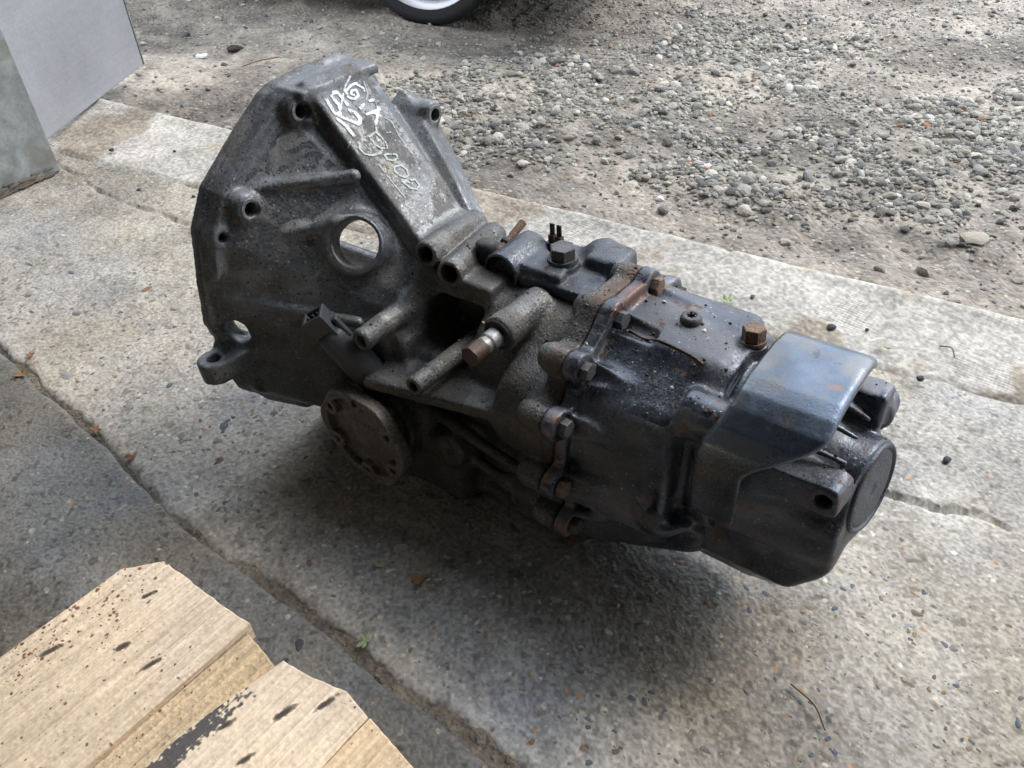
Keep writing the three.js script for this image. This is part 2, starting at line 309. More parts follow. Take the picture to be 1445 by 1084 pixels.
// unshared triangles; uv taken from the plane each triangle faces most, in metres over `size`
function castGeometry(net, size, color, keep) {
  const P = [], N = [], T = [], K = [], { V, N: Q, F } = net, C = color ? new Float32Array(V.length) : null;
  if (color) for (let v = 0; v < V.length; v += 3) { const c = color(V[v], V[v + 1], V[v + 2], Q[v], Q[v + 1], Q[v + 2]); C[v] = c[0]; C[v + 1] = c[1]; C[v + 2] = c[2]; }
  for (let t = 0; t < F.length; t += 3) {
    const id = [F[t], F[t + 1], F[t + 2]]; let mx = 0, my = 0, mz = 0, cx = 0;
    for (const i of id) { mx += Q[i * 3]; my += Q[i * 3 + 1]; mz += Q[i * 3 + 2]; cx += V[i * 3] / 3; }
    if (keep && !keep(cx)) continue;
    mx = Math.abs(mx); my = Math.abs(my); mz = Math.abs(mz);
    for (const i of id) {
      const x = V[i * 3], y = V[i * 3 + 1], z = V[i * 3 + 2]; P.push(x, y, z); N.push(Q[i * 3], Q[i * 3 + 1], Q[i * 3 + 2]);
      if (mx >= my && mx >= mz) T.push(z / size + 0.31, y / size); else if (my >= mz) T.push(x / size, z / size + 0.17); else T.push(x / size + 0.53, y / size + 0.71);
      if (color) K.push(C[i * 3], C[i * 3 + 1], C[i * 3 + 2]);
    }
  }
  const g = new THREE.BufferGeometry(); g.setAttribute('position', new THREE.Float32BufferAttribute(P, 3)); g.setAttribute('normal', new THREE.Float32BufferAttribute(N, 3)); g.setAttribute('uv', new THREE.Float32BufferAttribute(T, 2));
  if (color) g.setAttribute('color', new THREE.Float32BufferAttribute(K, 3)); return g;
}
const RIM = [[.462, -.047], [.462, 0], [.460, .039], [.452, .075], [.420, .125], [.381, .179], [.343, .205], [.282, .221], [.229, .230], [.186, .216], [.13, .2], [.085, .168], [.03, .117], [.004, .06], [.004, -.06], [.03, -.12], [.09, -.17], [.16, -.2], [.233, -.2], [.30, -.2], [.355, -.186], [.388, -.145], [.374, -.122], [.378, -.104], [.425, -.093]];
const fuzz = (x, y, z) => 0.00025 * noise(x * 130, y * 130, z * 130) + 0.0003 * noise(x * 27 + 9, y * 27, z * 27);
function bellOuter(x, y, z) {
  const k = clamp(x - 0.012, 0, 0.19), s = 1 - 2.3 * k - 3.4 * k * k, cy = 0.23 - 0.28 * k;
  const cone = poly2(RIM, (y - cy) / s + 0.23, z / s) * s * 0.82;
  const side = (Math.abs(z) - (0.222 - 0.5 * clamp(x, 0, 0.2))) * 0.89;
  const low = smax(smax(side, y - 0.238 + 0.1 * x, 0.012), -(y - 0.05 + 0.9 * (Math.abs(z) > 0.1 ? (0.1 - Math.abs(z)) * 0.6 : 0)), 0.02);
  return smin(cone, low, 0.014);
}
function fCase(x, y, z) {
  let d = 9;
  if (x < 0.27) {
    // bell: shell open at x = 0
    const out = bellOuter(x, y, z);
    d = Math.max(smax(out, x - 0.225, 0.01), -x);
    d = smax(d, -Math.max(out + 0.0115, x - 0.185), 0.004);
    d = smin(d, Math.max(out - 0.003, -out - 0.024, x - 0.012, -x), 0.006);                     // mating lip
    // top channel that carries the chalk marks
    let st = turned(x, y, z, [.1105, .3655, .004], -Math.atan2(.148, .139), [.118, .0215, .043], 0.004);
    st = smin(st, box(x, y, z, [.028, .438, .0], [.032, .021, .062], 0.005), 0.008);
    d = smin(d, st, 0.006);
    if (x < 0.06 && 0.788 * y + 0.615 * z > 0.335) d = smin(d, smax(smax(poly2(RIM, y, z) + 0.002, x - 0.035, 0.004), Math.max(0.357 - (0.788 * y + 0.615 * z), -x), 0.004), 0.005);
    d = smax(d, -box(x, y, z, [.045, .432, -.064], [.02, .014, .022], 0.004), 0.004);
    if (x < 0.09) {   // bolt bosses round the lip
      const boss = (c, r, bl) => { d = smin(d, cyl(x, y, z, [0.001, c[1], c[2]], c, r, 0.002), bl); };
      d = smin(d, rod(x, y, z, [.0, .43, .055], [.038, .436, .059], .028, .0178), 0.006); boss([.049, .437, .060], .0165, 0.006);
      d = smin(d, rod(x, y, z, [.0, .353, .155], [.04, .359, .159], .028, .0185), 0.006); boss([.052, .359, .160], .0165, 0.006);
      d = smin(d, rod(x, y, z, [.0, .355, -.148], [.038, .362, -.152], .028, .0185), 0.008); boss([.050, .363, -.153], .0165, 0.006);
      boss([.036, .334, .194], .0115, 0.006); boss([.03, .13, .2], .016, 0.01);
      // lower ear with an upright hole
      d = smin(d, Math.max(rod(x, 0.178, z, [.034, .178, .18], [.018, .178, .247], .021, .0195), Math.abs(y - 0.178) - 0.0125) - 0.001, 0.012);
      d = smin(d, rod(x, y, z, [.012, .10, .178], [.05, .085, .16], .022, .016), 0.012);
    }
    d = smin(d, rod(x, y, z, [.012, .340, -.135], [.165, .215, -.085], .026, .034), 0.008);
    // ribs on the bell
    d = smin(d, rod(x, y, z, [.042, .372, .140], [.12, .373, .060], .007, .0085), 0.006);
    d = smin(d, rod(x, y, z, [.080, .326, .142], [.132, .338, .110], .0065, .007), 0.006);
    d = smin(d, rod(x, y, z, [.008, .262, .219], [.17, .235, .138], .007), 0.006);
    d = smin(d, rod(x, y, z, [.03, .16, .19], [.17, .10, .13], .006), 0.006);
    // window with a collar, and a small inspection hole
    d = smin(d, cyl(x, y, z, [.140, .303, .085], [.1545, .317, .1075], .0345, 0.003), 0.02);
    d = smax(d, -cyl(x, y, z, [.065, .238, -.02], [.187, .346, .149], .0262, 0), 0.003);
    d = smax(d, -cyl(x, y, z, [.004, .212, .16], [.05, .218, .25], .0175, 0), 0.003);
  }
  if (x > 0.04) {
    // main case: barrel, keel and underside
    let m = cyl(x, y, z, [.195, .165, 0], [.44, .160, 0], .106, 0.01);
    m = smin(m, box(x, y, z, [.31, .06, 0], [.135, .106, .082], 0.03), 0.03);
    m = smin(m, box(x, y, z, [.245, .262, .005], [.06, .016, .052], 0.006), 0.01);
    m = smax(m, -box(x, y, z, [.252, .222, .12], [.046, .030, .096], 0.006), 0.006);
    // shelf with a slanting front edge
    const shelfEdge = Math.max((z - (0.172 - 0.215 * (x - 0.19))) * 0.97, -z - 0.075);
    m = smin(m, smax(smax(shelfEdge, Math.abs(y - 0.176) - 0.0085, 0.006), Math.abs(x - 0.302) - 0.108, 0.006), 0.01);
    // side ribs under the shelf
    m = smin(m, rod(x, y, z, [.20, .12, .11], [.43, .085, .12], .007), 0.014);
    m = smin(m, rod(x, y, z, [.22, .06, .10], [.43, .03, .105], .007), 0.014);
    m = smin(m, rod(x, y, z, [.2, .0, .08], [.33, -.012, .09], .007), 0.014);
    m = smin(m, cyl(x, y, z, [.275, .075, .07], [.275, .075, .125], .022), 0.008); m = smax(m, -cyl(x, y, z, [.275, .075, .11], [.275, .075, .14], .012), 0.002);
    // differential housing behind the drive flange
    m = smin(m, cyl(x, y, z, [.155, .068, -.15], [.158, .070, .13], .088, 0.012), 0.025);
    m = smin(m, cyl(x, y, z, [.18, .085, .1], [.187, .094, .158], .054, 0.006), 0.01);
    m = smin(m, box(x, y, z, [.20, .03, .05], [.09, .056, .075], 0.02), 0.02);
    m = smax(m, -(y * .9962 + x * .0872 + 0.004), 0.004);
    // tube bosses
    if (x < 0.34) { for (const [a, b, r] of TUBES) m = smin(m, cyl(x, y, z, a, b, r, 0.0025), 0.009); m = smin(m, rod(x, y, z, [.2, .262, .02], [.2, .232, .10], .016, .008), 0.012); }
    // selector boss and bearing bulge
    m = smin(m, cyl(x, y, z, [.35, .258, .02], [.349, .260, .098], .0205, 0.003), 0.01);
    m = smin(m, cyl(x, y, z, [.362, .172, .072], [.44, .172, .078], .064, 0.010), 0.008);
    m = smin(m, cyl(x, y, z, [.35, .02, .03], [.44, .02, .03], .075, 0.01), 0.02);
    d = smin(d, m, 0.012);
  }
  if (x > 0.33) {   // joint flange of the main case
    d = smin(d, flangePlate(x, y, z, .417, .4405, 0.0), 0.006);
    for (const [by, bz] of BOLTS) d = smin(d, smin(cyl(x, y, z, [.408, by, bz], [.44, by, bz], .0128, 0.002), rod(x, y, z, [.41, by - (by - .16) * .2, bz * .8], [.43, by - (by - .16) * .2, bz * .8], .012), 0.010), 0.008);
    d = Math.max(d, x - .4405);
  }
  // through holes
  if (x < 0.08) {
    for (const c of [[.437, .060], [.359, .160], [.363, -.153]]) d = smax(d, -cyl(x, y, z, [.012, c[0], c[1]], [.075, c[0], c[1]], .0088, 0), 0.001);
    d = smax(d, -cyl(x, y, z, [.012, .334, .194], [.06, .334, .194], .0055, 0), 0.001);
    d = smax(d, -cyl(x, y, z, [.018, .15, .247], [.018, .21, .247], .008, 0), 0.001);
  } else if (x > 0.16 && x < 0.32) for (const [a, b, r, hr] of TUBES) d = smax(d, -cyl(x, y, z, [lerp(b[0], a[0], .35), lerp(b[1], a[1], .35), lerp(b[2], a[2], .35)], [b[0] * 2 - lerp(b[0], a[0], .9), b[1] * 2 - lerp(b[1], a[1], .9), b[2] * 2 - lerp(b[2], a[2], .9)], hr, 0), 0.001);
  return Math.abs(d) < 0.012 ? d + fuzz(x, y, z) : d;
}
const TUBES = [[[.2, .240, .0], [.2, .234, .163], .0135, .0075], [[.282, .205, .0], [.282, .208, .170], .0115, .0065], [[.198, .286, -.055], [.219, .300, .062], .0155, .0095], [[.228, .277, -.055], [.252, .285, .062], .0155, .0105]];
const BOLTS = [[.282, .034], [.259, .098], [.213, .138], [.135, .146], [.055, .125], [.284, -.038], [.245, -.092], [.19, -.128], [.1, -.135], [-.0, .075], [-.01, -.05]];
function flangePlate(x, y, z, x0, x1, grow) {
  const r = Math.hypot(y - .155, z); const an = Math.atan2(z, y - .155);
  let p = r - (0.136 + grow + 0.004 * Math.sin(an * 3 + 1));
  for (const [by, bz] of BOLTS) p = smin(p, Math.hypot(y - by, z - bz) - 0.0148 - grow, 0.014);
  return Math.max(p, Math.max(x0 - x, x - x1));
}
function fGear(x, y, z) {
  const t = clamp((x - .46) / .13), r = Math.hypot((y - .158) * (y > .158 ? 1.02 : 0.94), z);
  let d = smax(r - lerp(.122, .110, t), Math.max(.4405 - x, x - .586), 0.006);
  d = smin(d, box(x, y, z, [.51, .235, -.015], [.062, .034, .055], 0.010), 0.022);                 // flat raised top
  d = smin(d, rod(x, y, z, [.46, .115, .098], [.548, .11, .092], .034, .032), 0.012);              // long bulge on the side
  d = smin(d, rod(x, y, z, [.46, .03, .05], [.555, .05, .040], .05, .04), 0.02);
  d = smin(d, rod(x, y, z, [.45, .01, 0], [.57, .015, 0], .05, .036), 0.03);
  d = smin(d, box(x, y, z, [.505, .215, .06], [.05, .022, .05], 0.02), 0.03);
  d = smax(d, -box(x, y, z, [.582, .165, .13], [.022, .055, .045], 0.012), 0.012);                 // pocket behind the bracket leg
  d = smin(d, cyl(x, y, z, [.575, .158, 0], [.60, .158, 0], .100, 0.006), 0.006);
  d = smin(d, cyl(x, y, z, [.556, .24, .075], [.60, .236, .075], .022, 0.006), 0.008);
  d = smin(d, cyl(x, y, z, [.580, .236, -.018], [.580, .268, -.018], .0155, 0.003), 0.006);
  d = smin(d, cyl(x, y, z, [.518, .25, -.006], [.518, .2765, -.006], .0145, 0.002), 0.006);
  d = smin(d, flangePlate(x, y, z, .4412, .456, 0.001), 0.006);
  for (const [by, bz] of BOLTS) d = smin(d, rod(x, y, z, [.45, by, bz], [.52, by - (by - .158) * .3, bz * .72], .0125, .006), 0.012);
  d = smax(d, -(y * .9962 + x * .0872 - 0.002), 0.004);
  d = Math.max(d, .4412 - x);
  // counterbores round the bolt heads
  for (const [by, bz] of BOLTS) d = smax(d, -cyl(x, y, z, [.4575, by, bz], [.50, by, bz], .0135, 0), 0.002);
  return Math.abs(d) < 0.02 ? d + 0.7 * fuzz(x, y, z) : d;
}
function fTail(x, y, z) {
  const t = clamp((x - .60) / .12), r = Math.hypot(y - .160, z);
  let d = smax(r - lerp(.086, .0475, sstep(0, 1, t)), Math.max(.596 - x, x - .74), 0.003);
  d = smin(d, cyl(x, y, z, [.69, .16, 0], [.74, .16, 0], .049, 0.003), 0.008);
  // side arms with a rounded end
  d = smin(d, Math.max(rod(x, y, 0, [.60, .190, 0], [.700, .192, 0], .0155), Math.abs(z - .058) - .015) - 0.0015, 0.006);
  d = smin(d, Math.max(rod(x, y, 0, [.60, .200, 0], [.692, .205, 0], .022), Math.abs(z + .066) - .012) - 0.0015, 0.008);
  d = smin(d, rod(x, y, z, [.61, .115, .07], [.70, .118, .058], .009), 0.012);
  // ribs over the crown
  for (const a of [-.3, .2, .62]) { const s = Math.sin(a), c = Math.cos(a); d = smin(d, rod(x, y, z, [.615, .16 + .090 * c, .090 * s], [.70, .16 + .066 * c, .066 * s], .0055, .0025), 0.006); }
  d = smin(d, box(x, y, z, [.680, .222, -.045], [.03, .022, .016], 0.006), 0.012);
  // sump wedge underneath
  const slope = (x - .647) * .80 - (y + .012) * .60;
  const w = smax(smax(smax((Math.abs(z) - (.016 + .05 * clamp((y + .03) / .075))) * .85, Math.max(.548 - x, x - .72), .01), slope - 0.0, 0.012), Math.max(y - .15, -(y + .028 + (x - .6) * 0.05)), 0.010);
  d = smin(d, w, 0.02);
  d = smax(d, -cyl(x, y, z, [.697, .192, .06], [.697, .192, .1], .0075, 0), 0.0015);
  d = smax(d, (x - .7225) * .987 + (y - .16) * .09 + z * .13, 0.0025);
  return Math.abs(d) < 0.02 ? d + 0.6 * fuzz(x, y, z) : d;
}
// pressed mounting bracket straddling the tail: profile runs over the top in the y-z plane
const BP = [[.158, .109], [.205, .1085], [.240, .105], [.258, .098], [.271, .087], [.280, .073], [.285, .057], [.287, .03], [.287, .0], [.284, -.018], [.275, -.035], [.258, -.052], [.19, -.085]];
function fBracket(x, y, z) {
  let best = 9, s = 0, acc = 0;
  for (let k = 0; k < BP.length - 1; k++) {
    const a = BP[k], b = BP[k + 1], ey = b[0] - a[0], ez = b[1] - a[1], L = Math.hypot(ey, ez), t = clamp(((y - a[0]) * ey + (z - a[1]) * ez) / (L * L)), q = Math.hypot(y - a[0] - t * ey, z - a[1] - t * ez);
    if (q < best) { best = q; s = acc + t * L; } acc += L;
  }
  const open = sstep(0.05, 0.125, s) * (1 - 0.75 * sstep(.24, .32, s));
  const x0 = .585 + 0.020 * sstep(.06, .13, s), x1 = lerp(.633, .693, open);
  const edge = Math.max(x0 - x, (x - x1) * 0.85);
  return smax(best - 0.0062, edge, 0.008);
}
console.log('fields', Math.round(performance.now()));
const gearbox = thing('gearbox', 'dirty dark cast gearbox with open bell housing lying on the concrete', 'gearbox');
{
  const th = 37.36 * Math.PI / 180, ta = 5 * Math.PI / 180;
  const a = new THREE.Vector3(Math.cos(th) * Math.cos(ta), Math.sin(ta), Math.sin(th) * Math.cos(ta)), l = new THREE.Vector3(-Math.sin(th), 0, Math.cos(th)), y = l.clone().cross(a);
  gearbox.quaternion.setFromRotationMatrix(new THREE.Matrix4().makeBasis(a, y, l)); gearbox.position.set(-0.214, 0.005, -0.914);
}
// cast metal: grain, grime and paler rubbed patches
const castMaps = (() => {
  const N = 1024, H = new Float32Array(N * N), R = new Float32Array(N * N), grit = speckField(9000, 0.3, 70, 4040, 0.0003, 0.0013);
  const map = tex(N, N, (i, j, c) => {
    const u = i / N, v = j / N, big = tfbm(u, v, 5, 4, 401), mid = tfbm(u, v, 22, 4, 407), fine = tfbm(u, v, 170, 3, 411);
    const oil = sstep(-0.02, 0.24, tfbm(u, v, 4, 4, 421)), dust = sstep(0.0, 0.3, tfbm(u, v, 11, 4, 431) + fine * 0.3);
    let b = 108 + big * 30 + mid * 26 + fine * 24; b = lerp(b, 86 + fine * 20, oil * 0.6);
    let r = b * 0.975, g = b * 1.0, l = b * 1.03; r = lerp(r, 114 + fine * 38, dust * 0.4); g = lerp(g, 109 + fine * 36, dust * 0.4); l = lerp(l, 102 + fine * 34, dust * 0.4);
    const s = grit(u, v); let h = 0.5 + fine * 0.45 + mid * 0.12; if (s) { const p = s[6] < 0.25 ? 170 : s[6] < 0.6 ? 126 : 48; r = lerp(r, p, .7); g = lerp(g, p * .96, .7); l = lerp(l, p * .9, .7); h += 0.22; }
    c[0] = r; c[1] = g; c[2] = l; H[j * N + i] = h; R[j * N + i] = 0.56 + 0.24 * dust - 0.14 * oil + fine * 0.2;
  }, true);
  return { map, bumpMap: tex(N, N, (i, j, c) => { c[0] = c[1] = c[2] = H[j * N + i] * 255; }), roughnessMap: tex(N, N, (i, j, c) => { c[0] = c[1] = c[2] = R[j * N + i] * 255; }) };
})();
const paintMaps = (() => {   // black paint, chipped, with rust and road film
  const N = 1024, H = new Float32Array(N * N), R = new Float32Array(N * N), grit = speckField(2600, 0.3, 70, 5050, 0.0003, 0.0014);
  const map = tex(N, N, (i, j, c) => {
    const u = i / N, v = j / N, big = tfbm(u, v, 4, 4, 501), mid = tfbm(u, v, 20, 4, 507), fine = tfbm(u, v, 170, 3, 511);
    const film = sstep(-0.14, 0.2, tfbm(u, v, 5, 5, 521)), rust = 0.75 * sstep(0.34, 0.6, tfbm(u, v, 26, 5, 531) + 0.35 * fine + 0.3 * big);
    let b = 70 + mid * 20 + fine * 14, r = b * 0.93, g = b * 0.99, l = b * 1.1;
    r = lerp(r, 113 + fine * 34 + big * 34, film * 0.66); g = lerp(g, 113 + fine * 32 + big * 34, film * 0.66); l = lerp(l, 115 + fine * 30 + big * 34, film * 0.66);
    r = lerp(r, 116 + fine * 50, rust * .8); g = lerp(g, 78 + fine * 40, rust * .8); l = lerp(l, 58 + fine * 30, rust * .8);
    const s = grit(u, v); let h = 0.5 + fine * 0.25 + mid * 0.1 + rust * 0.1; if (s) { const p = s[6] < 0.3 ? 165 : 110; r = lerp(r, p, .7); g = lerp(g, p * .95, .7); l = lerp(l, p * .88, .7); h += 0.25; }
    c[0] = r; c[1] = g; c[2] = l; H[j * N + i] = h; R[j * N + i] = 0.35 + 0.28 * film + 0.4 * rust + fine * 0.2 + mid * 0.12;
  }, true);
  return { map, bumpMap: tex(N, N, (i, j, c) => { c[0] = c[1] = c[2] = H[j * N + i] * 255; }), roughnessMap: tex(N, N, (i, j, c) => { c[0] = c[1] = c[2] = R[j * N + i] * 255; }) };
})();
const matCast = std({ ...castMaps, bumpScale: 0.0003, metalness: 0.6, roughness: 1, vertexColors: true });
const matDusty = std({ ...castMaps, bumpScale: 0.0009, metalness: 0.5, roughness: 1.05, vertexColors: true, color: lin(0.8, 0.755, 0.7) });
const matPaint = std({ ...paintMaps, bumpScale: 0.0005, metalness: 0.6, roughness: 0.95, vertexColors: true, color: lin(1.25, 1.27, 1.3) });
const matBracket = std({ roughnessMap: paintMaps.roughnessMap, bumpMap: castMaps.bumpMap, bumpScale: 0.0002, metalness: 0.72, roughness: 0.7, vertexColors: true });
const patch = (x, y, z) => 0.86 + 0.5 * fbm(x * 11, y * 11, z * 11 + 3, 3);
// rubbed edges: bare metal where the field says the surface is convex, broken up by noise
const worn = (f, x, y, z, a, b, c) => { const e = 0.0055, k = clamp((f(x - a * e, y - b * e, z - c * e) + e * 0.66) / (e * 0.4)); return k * sstep(0.0, 0.35, fbm(x * 42, y * 42, z * 42 + 5, 3) + 0.12); };
const caseColor = (x, y, z, a, b, c) => { const p = patch(x, y, z) + 0.6 * worn(fCase, x, y, z, a, b, c), rust = sstep(.418, .43, x) * sstep(0.0, 0.25, fbm(x * 30, y * 22, z * 22 + 1, 3) + 0.02); return [lerp(p, 1.0, rust * .7), lerp(p, .62, rust * .7), lerp(p, .44, rust * .7)]; };
const gearColor = (x, y, z, a, b, c) => { const p = patch(x, y, z) + 0.5 * worn(fGear, x, y, z, a, b, c), rust = (1 - sstep(.456, .466, x)) * sstep(0.0, 0.22, fbm(x * 30, y * 20, z * 20 + 8, 3)); return [lerp(p, 1.45, rust * .75), lerp(p, .76, rust * .75), lerp(p, .46, rust * .75)]; };
const tailColor = (x, y, z, a, b, c) => { const p = patch(x, y, z) + 0.9 * worn(fTail, x, y, z, a, b, c); return [p, p, p]; };
const bracketColor = (x, y, z, a, b, c) => {
  const k = 0.72 + 0.9 * fbm(x * 14, y * 14, z * 14 + 2, 4), m = 0.7 * sstep(0.33, 0.48, fbm(x * 90, y * 40, z * 50 + 11, 4)), w = 0.6 * worn(fBracket, x, y, z, a, b, c), d = sstep(0.02, 0.3, fbm(x * 20, y * 20, z * 20 + 31, 4));
  return [lerp(lerp(.14, .185, d) * k, .2, m) + w * .06, lerp(lerp(.178, .195, d) * k, .13, m) + w * .07, lerp(lerp(.235, .205, d) * k, .1, m) + w * .08];
};
const CELL = 0.0030;
{
  const net = netMesh(fCase, [-0.008, -0.075, -0.225], [0.446, 0.472, 0.275], CELL);
  mesh('bell_housing', castGeometry(net, 0.3, caseColor, x => x < 0.2), matCast, gearbox);
  mesh('main_case', castGeometry(net, 0.3, caseColor, x => x >= 0.2), matDusty, gearbox);
}
mesh('gear_case', castGeometry(netMesh(fGear, [0.434, -0.10, -0.175], [0.606, 0.325, 0.175], CELL), 0.3, gearColor), matPaint, gearbox);
const tail = mesh('tail_housing', castGeometry(netMesh(fTail, [0.540, -0.045, -0.11], [0.745, 0.275, 0.11], 0.0026), 0.3, tailColor), matPaint, gearbox);
const bracket = mesh('mounting_bracket', castGeometry(netMesh(fBracket, [0.578, 0.145, -0.14], [0.712, 0.312, 0.145], 0.0022), 0.3, bracketColor), matBracket, gearbox);
console.log('castings', Math.round(performance.now()));

// ---------------------------------------------------------------- gearbox: fitted parts
const matRusty = std({ ...(({ map, bumpMap }) => ({ map, bumpMap }))(castMaps), bumpScale: 0.001, metalness: 0.3, roughness: 0.75, color: lin(1.05, 0.66, 0.46) });
const matFlange = std({ map: castMaps.map, bumpMap: castMaps.bumpMap, bumpScale: 0.0008, metalness: 0.35, roughness: 0.55, color: lin(1.0, 0.86, 0.73) });
const matSteel = std({ map: castMaps.map, bumpMap: castMaps.bumpMap, bumpScale: 0.0004, metalness: 0.7, roughness: 0.45, color: lin(1.25, 1.2, 1.15) });
const matBolt = std({ map: castMaps.map, bumpMap: castMaps.bumpMap, bumpScale: 0.0005, metalness: 0.45, roughness: 0.6, color: lin(0.5, 0.48, 0.46) });
const matBlackCast = std({ map: paintMaps.map, bumpMap: castMaps.bumpMap, roughnessMap: paintMaps.roughnessMap, bumpScale: 0.0006, metalness: 0.5, roughness: 0.95, color: lin(0.72, 0.76, 0.8) });
const matPlastic = std({ color: lin(0.035, 0.038, 0.043), bumpMap: castMaps.bumpMap, bumpScale: 0.0004, roughness: 0.5 });
const matRubber = std({ color: lin(0.02, 0.02, 0.021), bumpMap: castMaps.bumpMap, bumpScale: 0.0005, roughness: 0.62 });
const matCopper = std({ color: lin(0.36, 0.2, 0.13), map: castMaps.map, roughness: 0.55, metalness: 0.4 });
const UPV = new THREE.Vector3(0, 1, 0), Vv = (a) => new THREE.Vector3(...a);
function boxUV(g, size = 0.3) { // uv in metres, from the axis each face looks along
  const n = g.index ? g.toNonIndexed() : g, P = n.attributes.position, T = new Float32Array(P.count * 2), e1 = new THREE.Vector3(), e2 = new THREE.Vector3(), a = new THREE.Vector3(), b = new THREE.Vector3(), c = new THREE.Vector3();
  for (let i = 0; i < P.count; i += 3) {
    a.fromBufferAttribute(P, i); b.fromBufferAttribute(P, i + 1); c.fromBufferAttribute(P, i + 2); const q = e1.subVectors(b, a).cross(e2.subVectors(c, a)), x = Math.abs(q.x), y = Math.abs(q.y), z = Math.abs(q.z);
    for (let k = 0; k < 3; k++) { const px = P.getX(i + k), py = P.getY(i + k), pz = P.getZ(i + k), o = (i + k) * 2; if (y >= x && y >= z) { T[o] = px / size; T[o + 1] = pz / size; } else if (x >= z) { T[o] = pz / size; T[o + 1] = py / size; } else { T[o] = px / size; T[o + 1] = py / size; } }
  }
  n.setAttribute('uv', new THREE.BufferAttribute(T, 2)); return n;
}
function aim(o, from, dir) { o.position.copy(Vv(from)); o.quaternion.setFromUnitVectors(UPV, Vv(dir).normalize()); return o; }
function hexGeo(r, h, washer = 0) { // hexagon head with a chamfered crown, base at y = 0
  const s = new THREE.Shape(); for (let k = 0; k < 6; k++) { const a = k * Math.PI / 3 + 0.2; s[k ? 'lineTo' : 'moveTo'](Math.cos(a) * r, Math.sin(a) * r); } s.closePath();
  const head = new THREE.ExtrudeGeometry(s, { depth: h - 0.003, bevelEnabled: true, bevelThickness: 0.0013, bevelSize: 0.0013, bevelSegments: 2 }); head.rotateX(-Math.PI / 2); head.translate(0, 0.0015 + washer, 0);
  const parts = [head.index ? head.toNonIndexed() : head]; if (washer) parts.push(new THREE.CylinderGeometry(r * 1.28, r * 1.32, washer + 0.001, 28).translate(0, washer / 2, 0).toNonIndexed());
  for (const p of parts) { p.deleteAttribute('uv'); } const g = boxUV(mergeGeometries(parts)); return g;
}
const hexSmall = hexGeo(0.0088, 0.0095), hexBig = hexGeo(0.0125, 0.013), hexWash = hexGeo(0.0135, 0.014, 0.0045);
BOLTS.forEach(([by, bz], i) => aim(mesh('joint_bolt', hexSmall, i === 3 || i === 5 ? matRusty : matBolt, gearbox), [.4572, by, bz], [1, 0, 0]).rotateY(i * 1.7));
const topOf = (f, x, z) => { let y = .33; for (let i = 0; i < 60; i++) y -= f(x, y, z) * .7; return y; };
aim(mesh('filler_bolt', hexGeo(0.0102, 0.0145, 0.0025), matRusty, gearbox), [.580, topOf(fGear, .580, -.018) - .0005, -.018], [-0.05, 1, -0.03]);
{ // flanged plug with a star recess
  const ring = new THREE.LatheGeometry([[0.0062, 0.0065], [0.0062, 0.0098], [0.0085, 0.0105], [0.0118, 0.0098], [0.0138, 0.006], [0.0138, 0.0]].map(p => new THREE.Vector2(...p)), 32);
  const p = aim(mesh('star_plug', boxUV(ring), matBolt, gearbox), [.518, topOf(fGear, .518, -.006) - .0006, -.006], [0.0, 1, 0.02]); p.scale.setScalar(.8);
  const s = new THREE.Shape(); for (let k = 0; k <= 48; k++) { const a = k / 48 * Math.PI * 2, r = 0.0052 + 0.0012 * Math.cos(6 * a); s[k ? 'lineTo' : 'moveTo'](Math.cos(a) * r, Math.sin(a) * r); }
  const o = new THREE.Shape(); o.absarc(0, 0, 0.0075, 0, Math.PI * 2); o.holes.push(s);
  const g = new THREE.ExtrudeGeometry(o, { depth: 0.006, bevelEnabled: false, curveSegments: 32 }); g.rotateX(-Math.PI / 2); g.translate(0, 0.0035, 0);
  mesh('star_socket', boxUV(g), matBolt, p);
}
{ // drive flange: six-lobed dish
  const f = (x, y, z) => {
    const dx = x - .187, dy = y - .096, r = Math.hypot(dx, dy), a = Math.atan2(dy, dx);
    let d = Math.max(r - (0.0685 + 0.0026 * Math.cos(6 * a + .5)), Math.abs(z - .1785) - .0075) - 0.0012;
    d = smin(d, cyl(x, y, z, [.187, .096, .125], [.187, .096, .176], .042, 0.004), 0.012);
    const lobe = Math.min(...[0, 1, 2, 3, 4, 5].map(k => Math.hypot(dx - .0565 * Math.cos((k * 60 + 55 - 28) * Math.PI / 180), dy - .0565 * Math.sin((k * 60 + 27) * Math.PI / 180))));
    let dish = Math.max(r - .0585, -(lobe - .0125)); dish = Math.max(dish, .1765 - z);
    d = smax(d, -dish, 0.0015); d = smax(d, -Math.max(Math.abs(r - .0635) - .0012, .1855 - z), 0.001);
    d = smax(d, -Math.max(lobe - .0048, .170 - z), 0.001);
    d = smin(d, cyl(x, y, z, [.187, .096, .17], [.187, .096, .1790], .02, 0.002), 0.004);
    return d + 0.4 * fuzz(x, y, z);
  };
  mesh('drive_flange', castGeometry(netMesh(f, [.108, .016, .12], [.266, .176, .192], 0.0022), 0.3), matFlange, gearbox);
}
{ // selector shaft end
  const g = new THREE.LatheGeometry([[0, 0], [.0112, 0], [.0112, .02], [.0092, .021], [.0092, .024], [.0102, .025], [.0102, .034]].map(p => new THREE.Vector2(...p)), 26);
  const s = aim(mesh('selector_shaft', boxUV(g), matSteel, gearbox), [.349, .2597, .094], [0, 0, 1]);
  const hx = new THREE.CylinderGeometry(.0122, .0122, .02, 6, 1); hx.translate(0, .04, 0); mesh('shaft_end', boxUV(hx), matCopper, s);
  const seal = new THREE.TorusGeometry(.0155, .003, 10, 30); seal.rotateX(Math.PI / 2); seal.translate(0, .003, 0); mesh('shaft_seal', seal, matRubber, s);
}
